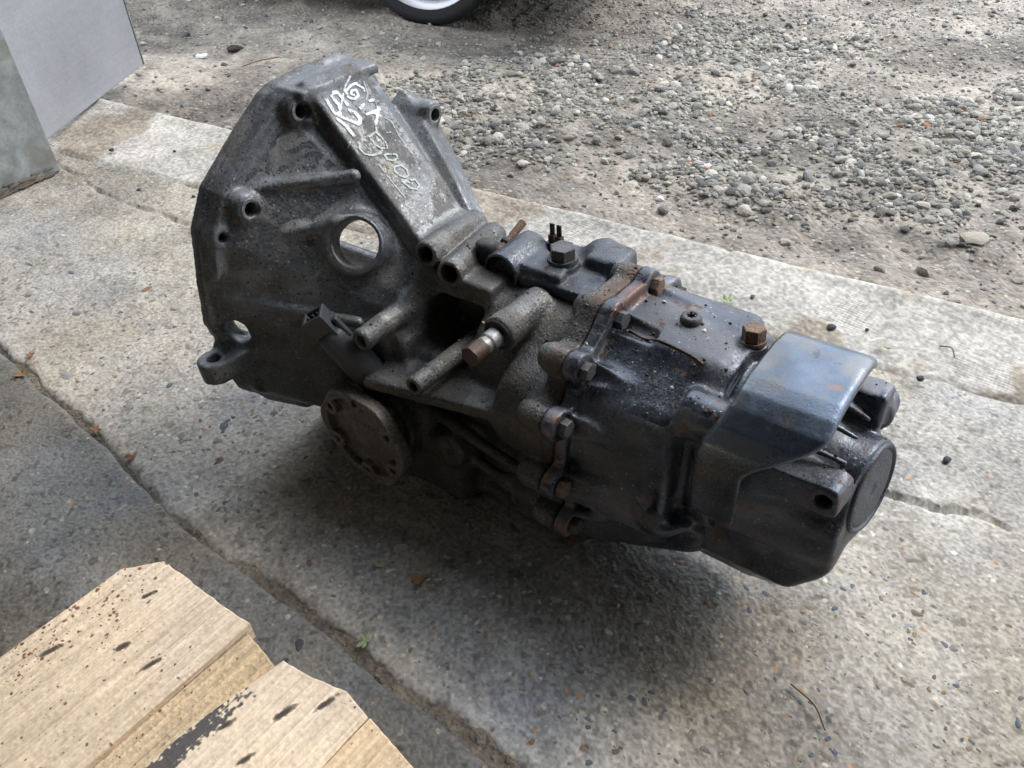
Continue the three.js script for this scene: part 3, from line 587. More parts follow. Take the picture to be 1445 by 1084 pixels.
{ // speed sensor with an open three-pin plug
  const b = [.182, .178, .150], t = [.156, .2585, .1815], dir = [t[0] - b[0], t[1] - b[1], t[2] - b[2]], L = Math.hypot(...dir);
  const g = new THREE.LatheGeometry([[0, -.03], [.0205, -.03], [.0205, .026], [.019, .028], [.019, .05], [.0182, .051], [.0182, .060], [.0175, .066], [.0155, .074], [0, .074]].map(p => new THREE.Vector2(...p)), 28);
  const s = aim(mesh('speed_sensor', boxUV(g), matPlastic, gearbox), b, dir); s.rotateY(0.7);
  const sh = new THREE.Shape(); sh.moveTo(-.0125, -.0115); sh.lineTo(.0125, -.0115); sh.lineTo(.0125, .0115); sh.lineTo(-.0125, .0115); sh.closePath();
  const ho = new THREE.Path(); ho.moveTo(-.0098, -.0085); ho.lineTo(-.0098, .0085); ho.lineTo(.0098, .0085); ho.lineTo(.0098, -.0085); ho.closePath(); sh.holes.push(ho);
  const pg = new THREE.ExtrudeGeometry(sh, { depth: .03, bevelEnabled: true, bevelSize: .0008, bevelThickness: .0008, bevelSegments: 1 }); pg.rotateX(-Math.PI / 2); pg.translate(0, .068, 0); mesh('plug_shell', boxUV(pg), matPlastic, s);
  const fl = new THREE.BoxGeometry(.0194, .02, .0168); fl.translate(0, .078, 0); mesh('plug_floor', fl, matPlastic, s);
  for (const k of [-1, 0, 1]) { const pin = new THREE.BoxGeometry(.0022, .012, .0012); pin.translate(k * .0068, .0925, 0); mesh('pin', pin, matSteel, s); }
  const rib = new RoundedBoxGeometry(.006, .03, .008, 2, .002); rib.translate(.0175, .068, 0); mesh('clip_rib', boxUV(rib), matPlastic, s);
}
{ // shift linkage cover on the crown of the main case
  const f = (x, y, z) => {
    let d = box(x, y, z, [.352, .273, -.030], [.056, .008, .046], 0.004);
    d = smin(d, Math.max(box(x, y, z, [.335, .281, -.018], [.034, .010, .03], 0.006), (x - .3) * .55 - (z + .01) * .83 - .032), 0.004);
    d = smin(d, Math.max(cyl(x, y, z, [.294, .279, -.045], [.294, .279, .022], .0235, .0015), -(y - .262)), 0.006);
    d = smax(d, -cyl(x, y, z, [.294, .279, -.06], [.294, .279, .03], .0195, 0), 0.001);
    d = smin(d, cyl(x, y, z, [.352, .27, -.020], [.352, .291, -.020], .0185, .002), 0.006);
    d = smin(d, rod(x, y, z, [.372, .276, -.07], [.405, .272, -.05], .022, .018), 0.012);
    d = smin(d, box(x, y, z, [.392, .282, -.058], [.022, .014, .024], 0.008), 0.012);
    return d + 0.5 * fuzz(x, y, z);
  };
  const c = mesh('linkage_cover', castGeometry(netMesh(f, [.262, .248, -.105], [.438, .312, .03], 0.0022), 0.3), matBlackCast, gearbox);
  aim(mesh('cover_bolt', hexWash, matBolt, gearbox), [.352, .2915, -.020], [0.02, 1, 0.0]);
  const shaft = new THREE.CylinderGeometry(.0135, .0135, .06, 24); shaft.rotateX(Math.PI / 2); shaft.translate(.294, .278, -.016); mesh('linkage_shaft', boxUV(shaft), matBolt, c);
  const sw = new RoundedBoxGeometry(.022, .012, .013, 2, .002); sw.translate(.322, .286, -.05); const t = mesh('reverse_switch', boxUV(sw), matPlastic, gearbox);
  for (const k of [0, 1]) { const q = new THREE.BoxGeometry(.0062, .016, .0016); q.translate(.3175 + k * .0095, .307, -.05); mesh('terminal', q, matBolt, t); const w = new THREE.BoxGeometry(.0078, .012, .007); w.translate(.3175 + k * .0095, .295, -.05); mesh('terminal_base', w, matRusty, t); }
}
{ // breather cap, small bracket and stud
  const g = new THREE.LatheGeometry([[0, .034], [.0075, .034], [.0115, .031], [.0122, .026], [.0122, .011], [.0095, .009], [.0095, .002], [.012, .0], [0, 0]].map(p => new THREE.Vector2(...p)), 26);
  aim(mesh('breather_cap', boxUV(g), matRubber, gearbox), [.2625, .270, .004], [-.03, 1, .02]);
  const tab = new RoundedBoxGeometry(.018, .004, .030, 2, .001); tab.translate(.262, .2735, .012); const tb = mesh('cap_tab', boxUV(tab), matBolt, gearbox);
  const end = new RoundedBoxGeometry(.006, .012, .004, 2, .001); end.translate(.254, .278, .027); mesh('tab_end', boxUV(end), matCopper, tb);
  const st = new THREE.LatheGeometry([[0, .05], [.0035, .05], [.005, .0485], ...Array.from({ length: 16 }, (_, k) => [k % 2 ? .005 : .0044, .047 - k * .0013]), [.0042, .025], [.0042, 0]].map(p => new THREE.Vector2(...p)), 18);
  aim(mesh('threaded_stud', boxUV(st), matRusty, gearbox), [.262, .279, -.018], [.05, .30, -.75]);
  const nut = hexGeo(0.0075, 0.007); aim(mesh('stud_nut', nut, matBolt, gearbox), [.262, .282, -.03], [.05, .30, -.75]);
}
{ // round cover closing the tail, with a rolled edge
  const g = new THREE.LatheGeometry([[0, .0004], [.006, .0006], [.0075, .0016], [.03, .0018], [.0385, .0016], [.041, .0008], [.042, -.0006], [.0432, .0022], [.0455, .0030], [.0478, .0012], [.0478, -.006]].map(p => new THREE.Vector2(...p)), 64);
  aim(mesh('end_cover', boxUV(g), matBlackCast, gearbox), [.7228, .16, 0], [.987, .09, .13]);
}
{ // bright sleeves in the bolt bosses
  const g = boxUV(new THREE.LatheGeometry([[.0082, -.012], [.0082, .0025], [.0088, .0032], [.0122, .0032], [.0129, .0025], [.0129, -.004]].map(p => new THREE.Vector2(...p)), 32));
  for (const p of [[.0490, .437, .060], [.0522, .359, .160], [.0502, .363, -.153]]) aim(mesh('boss_sleeve', g, matSteel, gearbox), p, [1, 0, 0]);
}
{ // input shaft seen through the bell window, and a brittle dried seam of sealant on the gear case
  const g = new THREE.CylinderGeometry(.0125, .0145, .26, 24); g.rotateZ(Math.PI / 2); g.translate(.068, .2, -.012); mesh('input_shaft', boxUV(g), matSteel, gearbox);
  const sl = new THREE.CatmullRomCurve3([[.468, .030], [.488, .034], [.505, .0355], [.520, .036], [.535, .037], [.548, .039], [.556, .041]].map(([x, z]) => new THREE.Vector3(x, topOf(fGear, x, z) + .0006, z))); mesh('sealant_seam', boxUV(new THREE.TubeGeometry(sl, 40, .0014, 6)), matRusty, gearbox);
  for (const [p, q] of [[[.607, .16, .105], [.0, 0, 1]], [[.556, .13, .122], [0, 0, 1]]]) aim(mesh('bracket_bolt', hexSmall, matBolt, gearbox), p, q);
}
{ // crumbs of dirt lodged on the shelf and the crown
  const r = rng(808), im = new THREE.InstancedMesh(new THREE.IcosahedronGeometry(1, 0), std({ roughness: 0.95 }), 280), o = new THREE.Object3D(), c = new THREE.Color(); im.name = 'dirt_crumbs'; im.userData.kind = 'stuff'; im.castShadow = im.receiveShadow = true;
  for (let k = 0; k < 280;) {
    const x = lerp(.2, .72, r()), z = lerp(-.06, .15, r()), f = x < .44 ? fCase : x < .592 ? fGear : fTail; let y = .30, d = 1; for (let i = 0; i < 40 && d > .0004; i++) { d = f(x, y, z); y -= d * .8; } if (d > .001 || y < .12) { r(); continue; }
    const e = .002, nx = f(x + e, y, z) - f(x - e, y, z), ny = f(x, y + e, z) - f(x, y - e, z); if (ny < .0028) { r(); continue; }
    const q = .0004 + .0011 * r() ** 3; o.position.set(x, y + q * .3, z); o.scale.set(q * (1 + r()), q, q * (1 + r())); o.rotation.set(r() * 3, r() * 6, 0); o.updateMatrix(); im.setMatrixAt(k, o.matrix); const t = r(); t < .08 ? c.setRGB(.6, .58, .54) : t < .5 ? c.setRGB(.16, .13, .10) : c.setRGB(.06, .05, .045); im.setColorAt(k, c); k++;
  }
  gearbox.add(im);
}
// chalk marks on the sloping channel
{
  const S = 5000, U0 = -0.006, U1 = 0.16, Z0 = -0.034, Z1 = 0.062, cv = document.createElement('canvas'); cv.width = Math.round((U1 - U0) * S); cv.height = Math.round((Z1 - Z0) * S);
  const cx = cv.getContext('2d'); cx.clearRect(0, 0, cv.width, cv.height); const r = rng(31);
  const put = (pts, w, rgb, al) => {
    for (let k = 0; k < pts.length - 1; k++) {
      const [a, b] = [pts[k], pts[k + 1]], L = Math.hypot(b[0] - a[0], b[1] - a[1]), n = Math.max(2, Math.ceil(L * 6000));
      for (let i = 0; i < n; i++) { const t = i / n, u = lerp(a[0], b[0], t), z = lerp(a[1], b[1], t), q = w * (0.8 + 0.4 * fbm(u * 300, z * 300, 0, 2)); const skip = fbm(u * 750, z * 750, 0, 2) + .5 * fbm(u * 160, z * 160 + 3, 0, 2); if (skip > .27) continue; for (let m = 0; m < 7; m++) { const e = (r() - .5) * q * S, f = (r() - .5) * q * S; cx.fillStyle = `rgba(${rgb},${al * (0.35 + 0.65 * r())})`; cx.fillRect((u - U0) * S + e - 1.5, (z - Z0) * S + f - 1.5, 3, 3); } }
    }
  };
  const W = '230,235,238', B = '188,196,190', Y = '186,178,122';
  for (const p of [[[.0137, .0334], [.031, .0359], [.0357, .0314], [.0262, .0233], [.013, .0248], [.0098, .0203], [.0105, .0146], [.0203, .013], [.0291, .0131]], [[.0382, .0374], [.0495, .0331], [.0638, .0324]], [[.0385, .0315], [.0422, .0272], [.0479, .0224], [.054, .0168], [.0489, .0099], [.0398, .0107], [.0345, .0159]]]) put(p, .0048, W, .95);
  for (const p of [[[.0098, -.0176], [.0095, -.0083], [.0132, .0032], [.0212, .0053], [.0255, -.0008], [.0235, -.0088], [.0165, -.0112], [.0151, -.0048], [.0186, -.0009], [.0212, -.0042]], [[.0086, -.0142], [.0183, -.0216], [.0217, -.02]]]) put(p, .0030, W, .8);
  for (const p of [[[.0378, .0006], [.0351, -.008]], [[.0346, -.0171], [.035, -.0238]], [[.0474, -.0013], [.048, -.0106], [.0481, -.0237]], [[.0448, -.0231], [.0528, -.0154], [.0621, -.0035]], [[.0483, -.0114], [.0557, -.0175]]]) put(p, .0040, W, .92);
  put([[.0314, .0274], [.0083, .0004], [.0004, -.0134]], .0022, W, .25);
  for (const p of [[[.0742, .0319], [.079, .0368], [.0871, .036], [.0928, .028], [.0944, .0164], [.0918, .011]], [[.0722, .0155], [.0703, .0032], [.0782, .0009], [.0883, .0004], [.093, .0032], [.09, .0106], [.0829, .0156], [.0765, .0147]], [[.0621, -.0035], [.0717, .0022]], [[.0987, .0133], [.0986, .0089], [.1041, -.0019], [.1085, -.0005], [.1093, .0068], [.1044, .0137], [.0987, .0133]], [[.1159, .0122], [.1175, .0025], [.1245, -.0007], [.1323, .0019], [.1328, .0075], [.1274, .0129], [.1206, .015], [.1159, .0122]], [[.1353, .0151], [.1462, .0108], [.1513, .0039], [.1484, -.0028], [.1401, -.0022], [.1386, .0033], [.1437, .0053], [.1383, .0086], [.1353, .0151]]]) put(p, .0026, B, .62);
  for (const p of [[[.1039, .0284], [.1217, .028], [.1346, .0277], [.1532, .0256]], [[.0905, .0574], [.0917, .0501]], [[.0105, -.0279], [.0255, -.0223], [.0322, -.0136]], [[.0677, .0454], [.0675, .0412], [.0724, .0481]], [[.0591, -.0213], [.067, -.026], [.0877, -.0224], [.1119, -.0226]], [[.0764, -.0094], [.078, -.0158]]]) put(p, .0016, B, .2);
  for (let k = 0; k < 420; k++) { const u = .1145 + (r() + r() - 1) * .018, z = .018 + (r() + r() - 1) * .010; cx.fillStyle = `rgba(${Y},${.12 + .2 * r()})`; cx.fillRect((u - U0) * S, (z - Z0) * S, 4, 4); }
  const tx = new THREE.CanvasTexture(cv); tx.colorSpace = THREE.SRGBColorSpace; tx.magFilter = THREE.LinearFilter;
  const p0 = [.056, .452], D = [.6846, -.7289], N2 = [.7289, .6846];
  const g = gridGeo(60, 36, (i, j, o) => {
    const u = lerp(U0, U1, i / 59), z = lerp(Z0, Z1, j / 35); let x = p0[0] + D[0] * u + N2[0] * .02, y = p0[1] + D[1] * u + N2[1] * .02;
    for (let k = 0; k < 14; k++) { const d = clamp(fCase(x, y, z) - .0009, -.003, .004); x -= N2[0] * d * .85; y -= N2[1] * d * .85; }
    o[0] = x; o[1] = y; o[2] = z; o[3] = (u - U0) / (U1 - U0); o[4] = 1 - (z - Z0) / (Z1 - Z0);
  });
  const m = mesh('chalk_marks', g, std({ map: tx, transparent: true, roughness: 0.95, side: THREE.DoubleSide }), gearbox); m.castShadow = false; m.userData.label = 'white and pale blue chalk numbers scrawled on the sloping top channel';
}
console.log('gearbox', Math.round(performance.now()));

// ---------------------------------------------------------------- stones set in the concrete
function pebbleGeo(seed, flat, detail = 1) {
  const g = new THREE.IcosahedronGeometry(1, detail), P = g.attributes.position, v = new THREE.Vector3(), r = rng(seed), o = r() * 50;
  const cuts = Array.from({ length: 5 }, () => [new THREE.Vector3(r() - .5, (r() - .5) * .7, r() - .5).normalize(), 0.55 + r() * 0.35]);
  for (let i = 0; i < P.count; i++) { v.fromBufferAttribute(P, i); v.multiplyScalar(1 + 0.28 * noise(v.x * 1.4 + o, v.y * 1.4, v.z * 1.4 + 2)); for (const [n, c] of cuts) { const d = v.dot(n) - c; if (d > 0) v.addScaledVector(n, -d * 0.9); } P.setXYZ(i, v.x, v.y * flat, v.z); }
  g.computeVertexNormals(); return g;
}
const STONE_COL = [[.42, .40, .36], [.30, .24, .17], [.27, .255, .23], [.13, .145, .17], [.07, .072, .08], [.24, .145, .09], [.36, .34, .31], [.18, .165, .145], [.14, .16, .19], [.24, .19, .14]];
const stoneMats = STONE_COL.map(c => std({ color: lin(...c), bumpMap: castMaps.bumpMap, bumpScale: 0.001, roughness: 0.78 }));
const setStones = Array.from({ length: 8 }, (_, k) => pebbleGeo(600 + k, 0.35)), looseStones = Array.from({ length: 7 }, (_, k) => pebbleGeo(700 + k, 0.62 + 0.04 * k));
const floorObj = scene.getObjectByName('concrete_floor'), slabObj = scene.getObjectByName('workshop_slab');
const inGap = (x, z) => { const [s, t] = toST(x, z); return t - bow(s); };
function embed(parent, n, seed, ok, size, cols, yOf, nInst) {
  const r = rng(seed); let made = 0, tries = 0;
  while (made < n && tries++ < n * 40) {
    const x = lerp(-1.1, 1.0, r()), z = lerp(-1.75, -0.22, r()); if (!ok(x, z)) continue;
    const q = size(r), m = new THREE.Mesh(setStones[Math.floor(r() * 8)], stoneMats[cols[Math.floor(r() * cols.length)]]); m.name = made ? `stone_${String(made).padStart(3, '0')}` : 'stone';
    m.position.set(x, yOf(x, z) - q * 0.2, z); m.scale.set(q * (0.8 + r() * 0.6), q * 0.8, q * (0.6 + r() * 0.4)); m.rotation.y = r() * 6.3; m.castShadow = m.receiveShadow = true; parent.add(m); made++;
  }
  const im = new THREE.InstancedMesh(setStones[1], std({ bumpMap: castMaps.bumpMap, bumpScale: 0.0006, roughness: 0.8 }), nInst), d = new THREE.Object3D(), col = new THREE.Color(); im.name = 'small_aggregate'; im.userData.kind = 'stuff'; im.castShadow = im.receiveShadow = true;
  for (let k = 0; k < nInst;) {
    const x = lerp(-1.2, 1.1, r()), z = lerp(-1.8, -0.2, r()); if (!ok(x, z)) { r(); continue; }
    const q = 0.0013 + 0.0032 * r() ** 2.5; d.position.set(x, yOf(x, z) - q * 0.1, z); d.scale.set(q * (0.8 + r() * 0.7), q * 0.8, q); d.rotation.set(0, r() * 6.3, 0); d.updateMatrix(); im.setMatrixAt(k, d.matrix);
    const c = STONE_COL[cols[Math.floor(r() * cols.length)]], v = 0.75 + 0.4 * r(); im.setColorAt(k, col.setRGB(c[0] * v, c[1] * v, c[2] * v)); k++;
  }
  parent.add(im);
}
const onFloor = (x, z) => { const d = kerbDist(x, z); return inGap(x, z) > 0.03 && d < -0.27 && d > -1.6; };
embed(floorObj, 300, 801, (x, z) => onFloor(x, z) && kerbDist(x, z) < -0.5 - 0.25 * noise(x * 3, z * 3), r => 0.0042 + 0.0085 * r() ** 1.9, [0, 1, 2, 6, 3, 8, 0, 5, 6, 7, 8, 9, 1, 6, 0, 9, 1, 2, 0], floorHeight, 3600);
embed(slabObj, 70, 802, (x, z) => inGap(x, z) < -0.02 && z > -1.0 && x < 0.2, r => 0.0035 + 0.0045 * r() ** 2, [3, 4, 4, 8, 8, 3, 2, 7, 4], () => 0.003, 700);

// ---------------------------------------------------------------- gravel and litter of the yard
const ZONES = [[[-.34, -1.99], [-.17, -2.29], [.17, -2.54], [.7, -2.94], [1.07, -3.07], [1.1, -2.74], [.77, -2.29], [.45, -1.99], [.48, -1.74], [.36, -1.67], [.06, -1.64], [-.14, -1.67], [-.29, -1.86]], [[-.04, -1.9], [.32, -1.86], [.61, -1.95], [.86, -1.99], [1.07, -2.14], [1.48, -2.24], [2.2, -2.0], [1.9, -1.2], [1.21, -1.51], [.91, -1.54], [.73, -1.55], [.52, -1.54], [.3, -1.71]]];
{
  const per = 6800, d = new THREE.Object3D(), col = new THREE.Color(), r = rng(4711), GC = [[.36, .35, .325], [.28, .275, .26], [.44, .43, .40], [.22, .218, .21], [.12, .12, .122], [.34, .31, .265], [.26, .265, .27], [.52, .505, .47], [.32, .31, .29]];
  const gm = std({ bumpMap: castMaps.bumpMap, bumpScale: 0.0015, roughness: 0.85 }), heap = thing('gravel', 'loose grey gravel strewn over the dirt yard', 'gravel'); heap.userData.kind = 'stuff';
  looseStones.forEach((geo, v) => {
    const im = new THREE.InstancedMesh(geo, gm, per); im.name = 'gravel_stones'; im.userData = { kind: 'stuff' }; im.castShadow = im.receiveShadow = true;
    let k = 0; while (k < per) {
      const x = lerp(-2.2, 2.3, r()), z = lerp(-3.6, -1.0, r()), kd = kerbDist(x, z), pick = r(); if (kd < 0.015) continue;
      const dz = Math.min(poly2(ZONES[0], x, z), poly2(ZONES[1], x, z)) + 0.30 * fbm(x * 4.5, z * 4.5, 0, 4), gap = sstep(-0.16, 0.12, fbm(x * 6 + 7, z * 6 + 2, 0, 4) + 0.06);
      let dens = (dz < 0 ? 1 : Math.exp(-dz / 0.09)) * (0.10 + 0.90 * gap); dens = Math.max(dens * sstep(0.14, 0.3, kd + 0.12 * fbm(x * 5, z * 5 + 4, 0, 2)), 0.03 + (x > 0 ? 0.14 : 0.02) * sstep(0.1, 0.6, kd) + 0.10 * Math.max(0, fbm(x * 5 + 3, z * 5, 0, 3)));
      if (pick > dens) continue;
      const q = (0.0018 + 0.0060 * r() ** 2 + 0.012 * r() ** 14) * (dz < 0.03 ? 1 : 0.75); d.position.set(x, yardHeight(x, z) + q * 0.16, z); d.scale.set(q * (0.85 + .5 * r()), q * (0.7 + .4 * r()), q * (0.75 + .35 * r())); d.rotation.set((r() - .5) * .7, r() * 6.3, (r() - .5) * .7); d.updateMatrix(); im.setMatrixAt(k, d.matrix);
      const c = GC[Math.floor(r() * GC.length)], w = 0.72 + 0.5 * r(), odd = r(); if (odd < 0.003) col.setRGB(.34, .17, .09); else if (odd < 0.03) col.setRGB(.5, .48, .44); else col.setRGB(c[0] * w, c[1] * w * 0.965, c[2] * w * 0.9); im.setColorAt(k, col); k++;
    }
    heap.add(im);
  });
}
const litter = (name, geo, mat, x, z, s, turn, label, category, group, lift = 0.3) => {
  const m = mesh(name, geo, mat), kd = kerbDist(x, z), g = kd > 0.01 ? yardHeight(x, z) : kd > -0.25 ? 0.012 : floorHeight(x, z); m.position.set(x, g + s[1] * lift, z); m.scale.set(...s); m.rotation.y = turn; return tag(m, label, category, group);
};
const whiteStone = std({ color: lin(.6, .6, .6), bumpMap: castMaps.bumpMap, bumpScale: .001, roughness: .8 }), greyStone = stoneMats[2], darkStone = stoneMats[4], tanStone = std({ color: lin(.36, .32, .26), bumpMap: castMaps.bumpMap, bumpScale: .0015, roughness: .85 });
litter('white_stone', looseStones[2], whiteStone, .328, -1.539, [.012, .009, .011], .4, 'small bright white stone lying alone in the dirt', 'stone');
litter('flat_stone', looseStones[0], tanStone, .916, -1.332, [.034, .014, .024], .3, 'broad flat pale tan stone beyond the apron edge', 'stone');
litter('round_stone', looseStones[3], greyStone, .79, -1.24, [.019, .017, .016], 1.2, 'rounded grey pebble in dirt just outside the apron', 'stone');
litter('oval_stone', looseStones[5], greyStone, .868, -1.318, [.016, .012, .012], .2, 'oval dark grey pebble touching the flat tan stone', 'stone');
litter('angular_stone', looseStones[1], stoneMats[7], .317, -1.443, [.014, .015, .012], 2.2, 'upright angular dark pebble near the white stone', 'stone');
litter('black_pebble', looseStones[4], darkStone, .606, -.726, [.0065, .0085, .006], 1, 'single black pebble standing on the concrete by the tail', 'stone');
litter('dark_pebble', looseStones[6], darkStone, .531, -1.016, [.009, .006, .007], 0.5, 'small dark pebble on the ribbed apron', 'stone');
litter('earth_clod', looseStones[1], std({ color: lin(.07, .06, .05), bumpMap: dirtMaps.bumpMap, bumpScale: .006, roughness: 1 }), -.868, -2.498, [.030, .02, .016], .2, 'dark brown clod of earth near the door panel', 'clod');
litter('pale_stone', looseStones[0], whiteStone, -.955, -2.43, [.022, .014, .015], .5, 'pale broken stone beside the dark clod', 'stone');
{
  const r = rng(6060);
  for (let k = 0; k < 26; k++) { const s = lerp(-1.05, 0.9, r()), d = -0.02 - 0.3 * r(), x = KX * s - OX * -d, z = -1.461 + KZ * s + OZ * d, q = .0025 + .0035 * r(); litter('grit_crumb', looseStones[k % 7], r() < .7 ? darkStone : stoneMats[7], x, z, [q * 1.2, q, q], r() * 6, 'tiny dark crumb of grit scattered on the apron', 'grit', 'grit crumbs on the apron'); }
}
function leafGeo(lobes, curl, seed) {
  const r = rng(seed), pts = [], N = 44; for (let k = 0; k < N; k++) { const a = k / N * Math.PI * 2, w = 0.62 + 0.30 * Math.cos(lobes * a) * (0.6 + .4 * r()) - 0.12 * Math.cos(a); pts.push([Math.cos(a) * w * 1.15, Math.sin(a) * w * 0.85]); }
  const P = [0, 0, 0], T = [.5, .5], I = []; for (const [x, z] of pts) { P.push(x, curl * (x * x * .8 + z * z * 1.2 - x * z * .6) + .12 * noise(x * 3 + seed, z * 3), z); T.push(x * .5 + .5, z * .5 + .5); }
  for (let k = 0; k < N; k++) I.push(0, 1 + (k + 1) % N, 1 + k); const g = new THREE.BufferGeometry(); g.setAttribute('position', new THREE.Float32BufferAttribute(P, 3)); g.setAttribute('uv', new THREE.Float32BufferAttribute(T, 2)); g.setIndex(I); g.computeVertexNormals(); return g;
}
const leafMat = c => new THREE.MeshPhysicalMaterial({ color: lin(...c), roughness: .85, side: THREE.DoubleSide, bumpMap: castMaps.bumpMap, bumpScale: .0008 });
const LB = leafMat([.30, .17, .08]), LR = leafMat([.26, .11, .06]), LG = leafMat([.30, .36, .2]), LP = leafMat([.5, .46, .36]);
const leafs = [leafGeo(5, .35, 1), leafGeo(7, .5, 2), leafGeo(3, .25, 3)];
const leaf = (k, m, x, z, s, t, label, group) => litter('dead_leaf', leafs[k], m, x, z, [s, s, s * .8], t, label, 'leaf', group, .25);
leaf(0, LB, -.765, -.905, .014, .3, 'curled brown leaf caught in the joint between the slabs', 'leaves in the slab joint'); leaf(1, LB, -.775, -.955, .011, 1.8, 'curled brown leaf caught in the joint between the slabs', 'leaves in the slab joint'); leaf(0, LB, -.603, -.786, .012, 2.4, 'curled brown leaf caught in the joint between the slabs', 'leaves in the slab joint'); leaf(2, LR, -.532, -.733, .011, .9, 'curled brown leaf caught in the joint between the slabs', 'leaves in the slab joint');
leaf(0, LG, -.166, -.452, .012, 1.2, 'small pale green leaf by the edge of the near slab', undefined); leaf(2, LB, -.111, -.535, .014, .5, 'orange brown leaf in the shadow below the drive flange', undefined); leaf(1, LG, -.16, -.555, .009, .2, 'tiny green leaf scrap in the gearbox shadow', undefined);
leaf(1, LG, .374, -1.086, .019, .4, 'yellow green lobed leaf on the ribbed apron', undefined); leaf(0, LP, .595, -.961, .016, 2, 'pale dry leaf lying flat on the apron', undefined); leaf(2, LP, .40, -1.03, .012, 1, 'cream coloured leaf scrap beside the gear case', undefined);
{
  const tw = (pts, rad, label) => { const g = new THREE.TubeGeometry(new THREE.CatmullRomCurve3(pts.map(Vv)), 16, rad, 6); tag(mesh('twig', g, std({ color: lin(.2, .14, .085), roughness: .9 })), label, 'twig'); };
  tw([[.69, .014, -.965], [.70, .022, -.95], [.697, .020, -.93]], .0012, 'short bent twig on the apron near the pale leaf');
  tw([[-.79, -.018, -2.30], [-.745, -.012, -2.33], [-.70, -.016, -2.37]], .0022, 'thin dry twig lying on the dirt behind the bell housing');
  tw([[.30, .006, -.40], [.318, .008, -.375], [.322, .006, -.35]], .0011, 'thin dark twig on the speckled concrete');
}
console.log('stones', Math.round(performance.now()));

// ---------------------------------------------------------------- door post and open door leaf
const galvMaps = (() => {
  const N = 512, R = new Float32Array(N * N); const map = tex(N, N, (i, j, c) => { const u = i / N, v = j / N, big = tfbm(u, v, 5, 4, 901), sp = tfbm(u, v, 40, 3, 905), fine = tfbm(u, v, 180, 2, 909); const b = 138 + big * 34 + sp * 22 + fine * 14, st = sstep(.15, .32, tfbm(u, v, 9, 4, 913)); c[0] = lerp(b * .955, 112, st * .35); c[1] = lerp(b * .985, 106, st * .35); c[2] = lerp(b * .975, 92, st * .35); R[j * N + i] = .5 + sp * .25 + st * .25; }, true);
  return { map, roughnessMap: tex(N, N, (i, j, c) => { c[0] = c[1] = c[2] = R[j * N + i] * 255; }) };
})();
const matGalv = std({ ...galvMaps, roughness: 1, metalness: .25 });
const sheetMaps = (() => {
  const N = 512; const map = tex(N, N, (i, j, c) => { const u = i / N, v = j / N, big = tfbm(u, v, 4, 4, 921), streak = tnoise(u * 3, v * 200, 200, 927), fine = tfbm(u, v, 160, 2, 931), sm = sstep(.18, .34, tfbm(u, v, 7, 4, 935)) + 4 * sstep(.93, .99, tnoise((u + v * .6) % 1 * 90, v * 3, 90, 941)) * sstep(.05, .25, tfbm(u, v, 5, 3, 945)); const b = 150 + big * 14 + streak * 2.5 + fine * 8 - sm * 3; c[0] = b * .99; c[1] = b * 1.0; c[2] = b * 1.025; }, true);
  return { map, bumpMap: castMaps.bumpMap };
})();
const matSheet = std({ ...sheetMaps, bumpScale: .0003, roughness: .52, metalness: .1 });
{
  const post = thing('door_post', 'galvanised grey steel door post with grimy foot', 'post');
  const A = [-1.005, -1.596], B = [-1.081, -1.467], ux = B[0] - A[0], uz = B[1] - A[1], L = Math.hypot(ux, uz);
  post.position.set(A[0], 0, A[1]); post.rotation.y = Math.atan2(-uz, ux);
  const uv = (g) => boxUV(g, .7);
  const f = new RoundedBoxGeometry(.34, 2.56, .05, 2, .003); f.translate(.17, 1.284, .0265); mesh('post_face', uv(f), matGalv, post);
  const w = new RoundedBoxGeometry(.05, 2.56, .09, 2, .003); w.translate(.315, 1.284, .097); mesh('post_return', uv(w), matGalv, post);
  const r = rng(99), pieces = []; for (let k = 0; k < 70; k++) { const g = pebbleGeo(900 + k % 5, .4, 0); const q = .004 + .008 * r(); g.scale(q * 1.6, q, q * .35); g.translate(.01 + r() * .3, .004 + .03 * r() * r(), -.0005); pieces.push(g); }
  mesh('mud_splash', mergeGeometries(pieces), std({ color: lin(.13, .11, .085), roughness: 1 }), post);
  const door = thing('door_leaf', 'smooth blue grey sheet metal door leaf standing open over the kerb', 'door');
  const C = [-1.073, -1.722], D = [-1.024, -2.186], vx = D[0] - C[0], vz = D[1] - C[1], M = Math.hypot(vx, vz);
  door.position.set(C[0], 0, C[1]); door.rotation.y = Math.atan2(-vz, vx);
  const s = new RoundedBoxGeometry(M + .12, 2.2, .03, 2, .003); s.translate(M / 2 - .06, 1.127, -.0155); mesh('door_sheet', uv(s), matSheet, door);
  const e = new RoundedBoxGeometry(.004, 2.2, .034, 1, .001); e.translate(M + .0025, 1.127, -.0155); mesh('edge_strip', uv(e), matGalv, door);
}
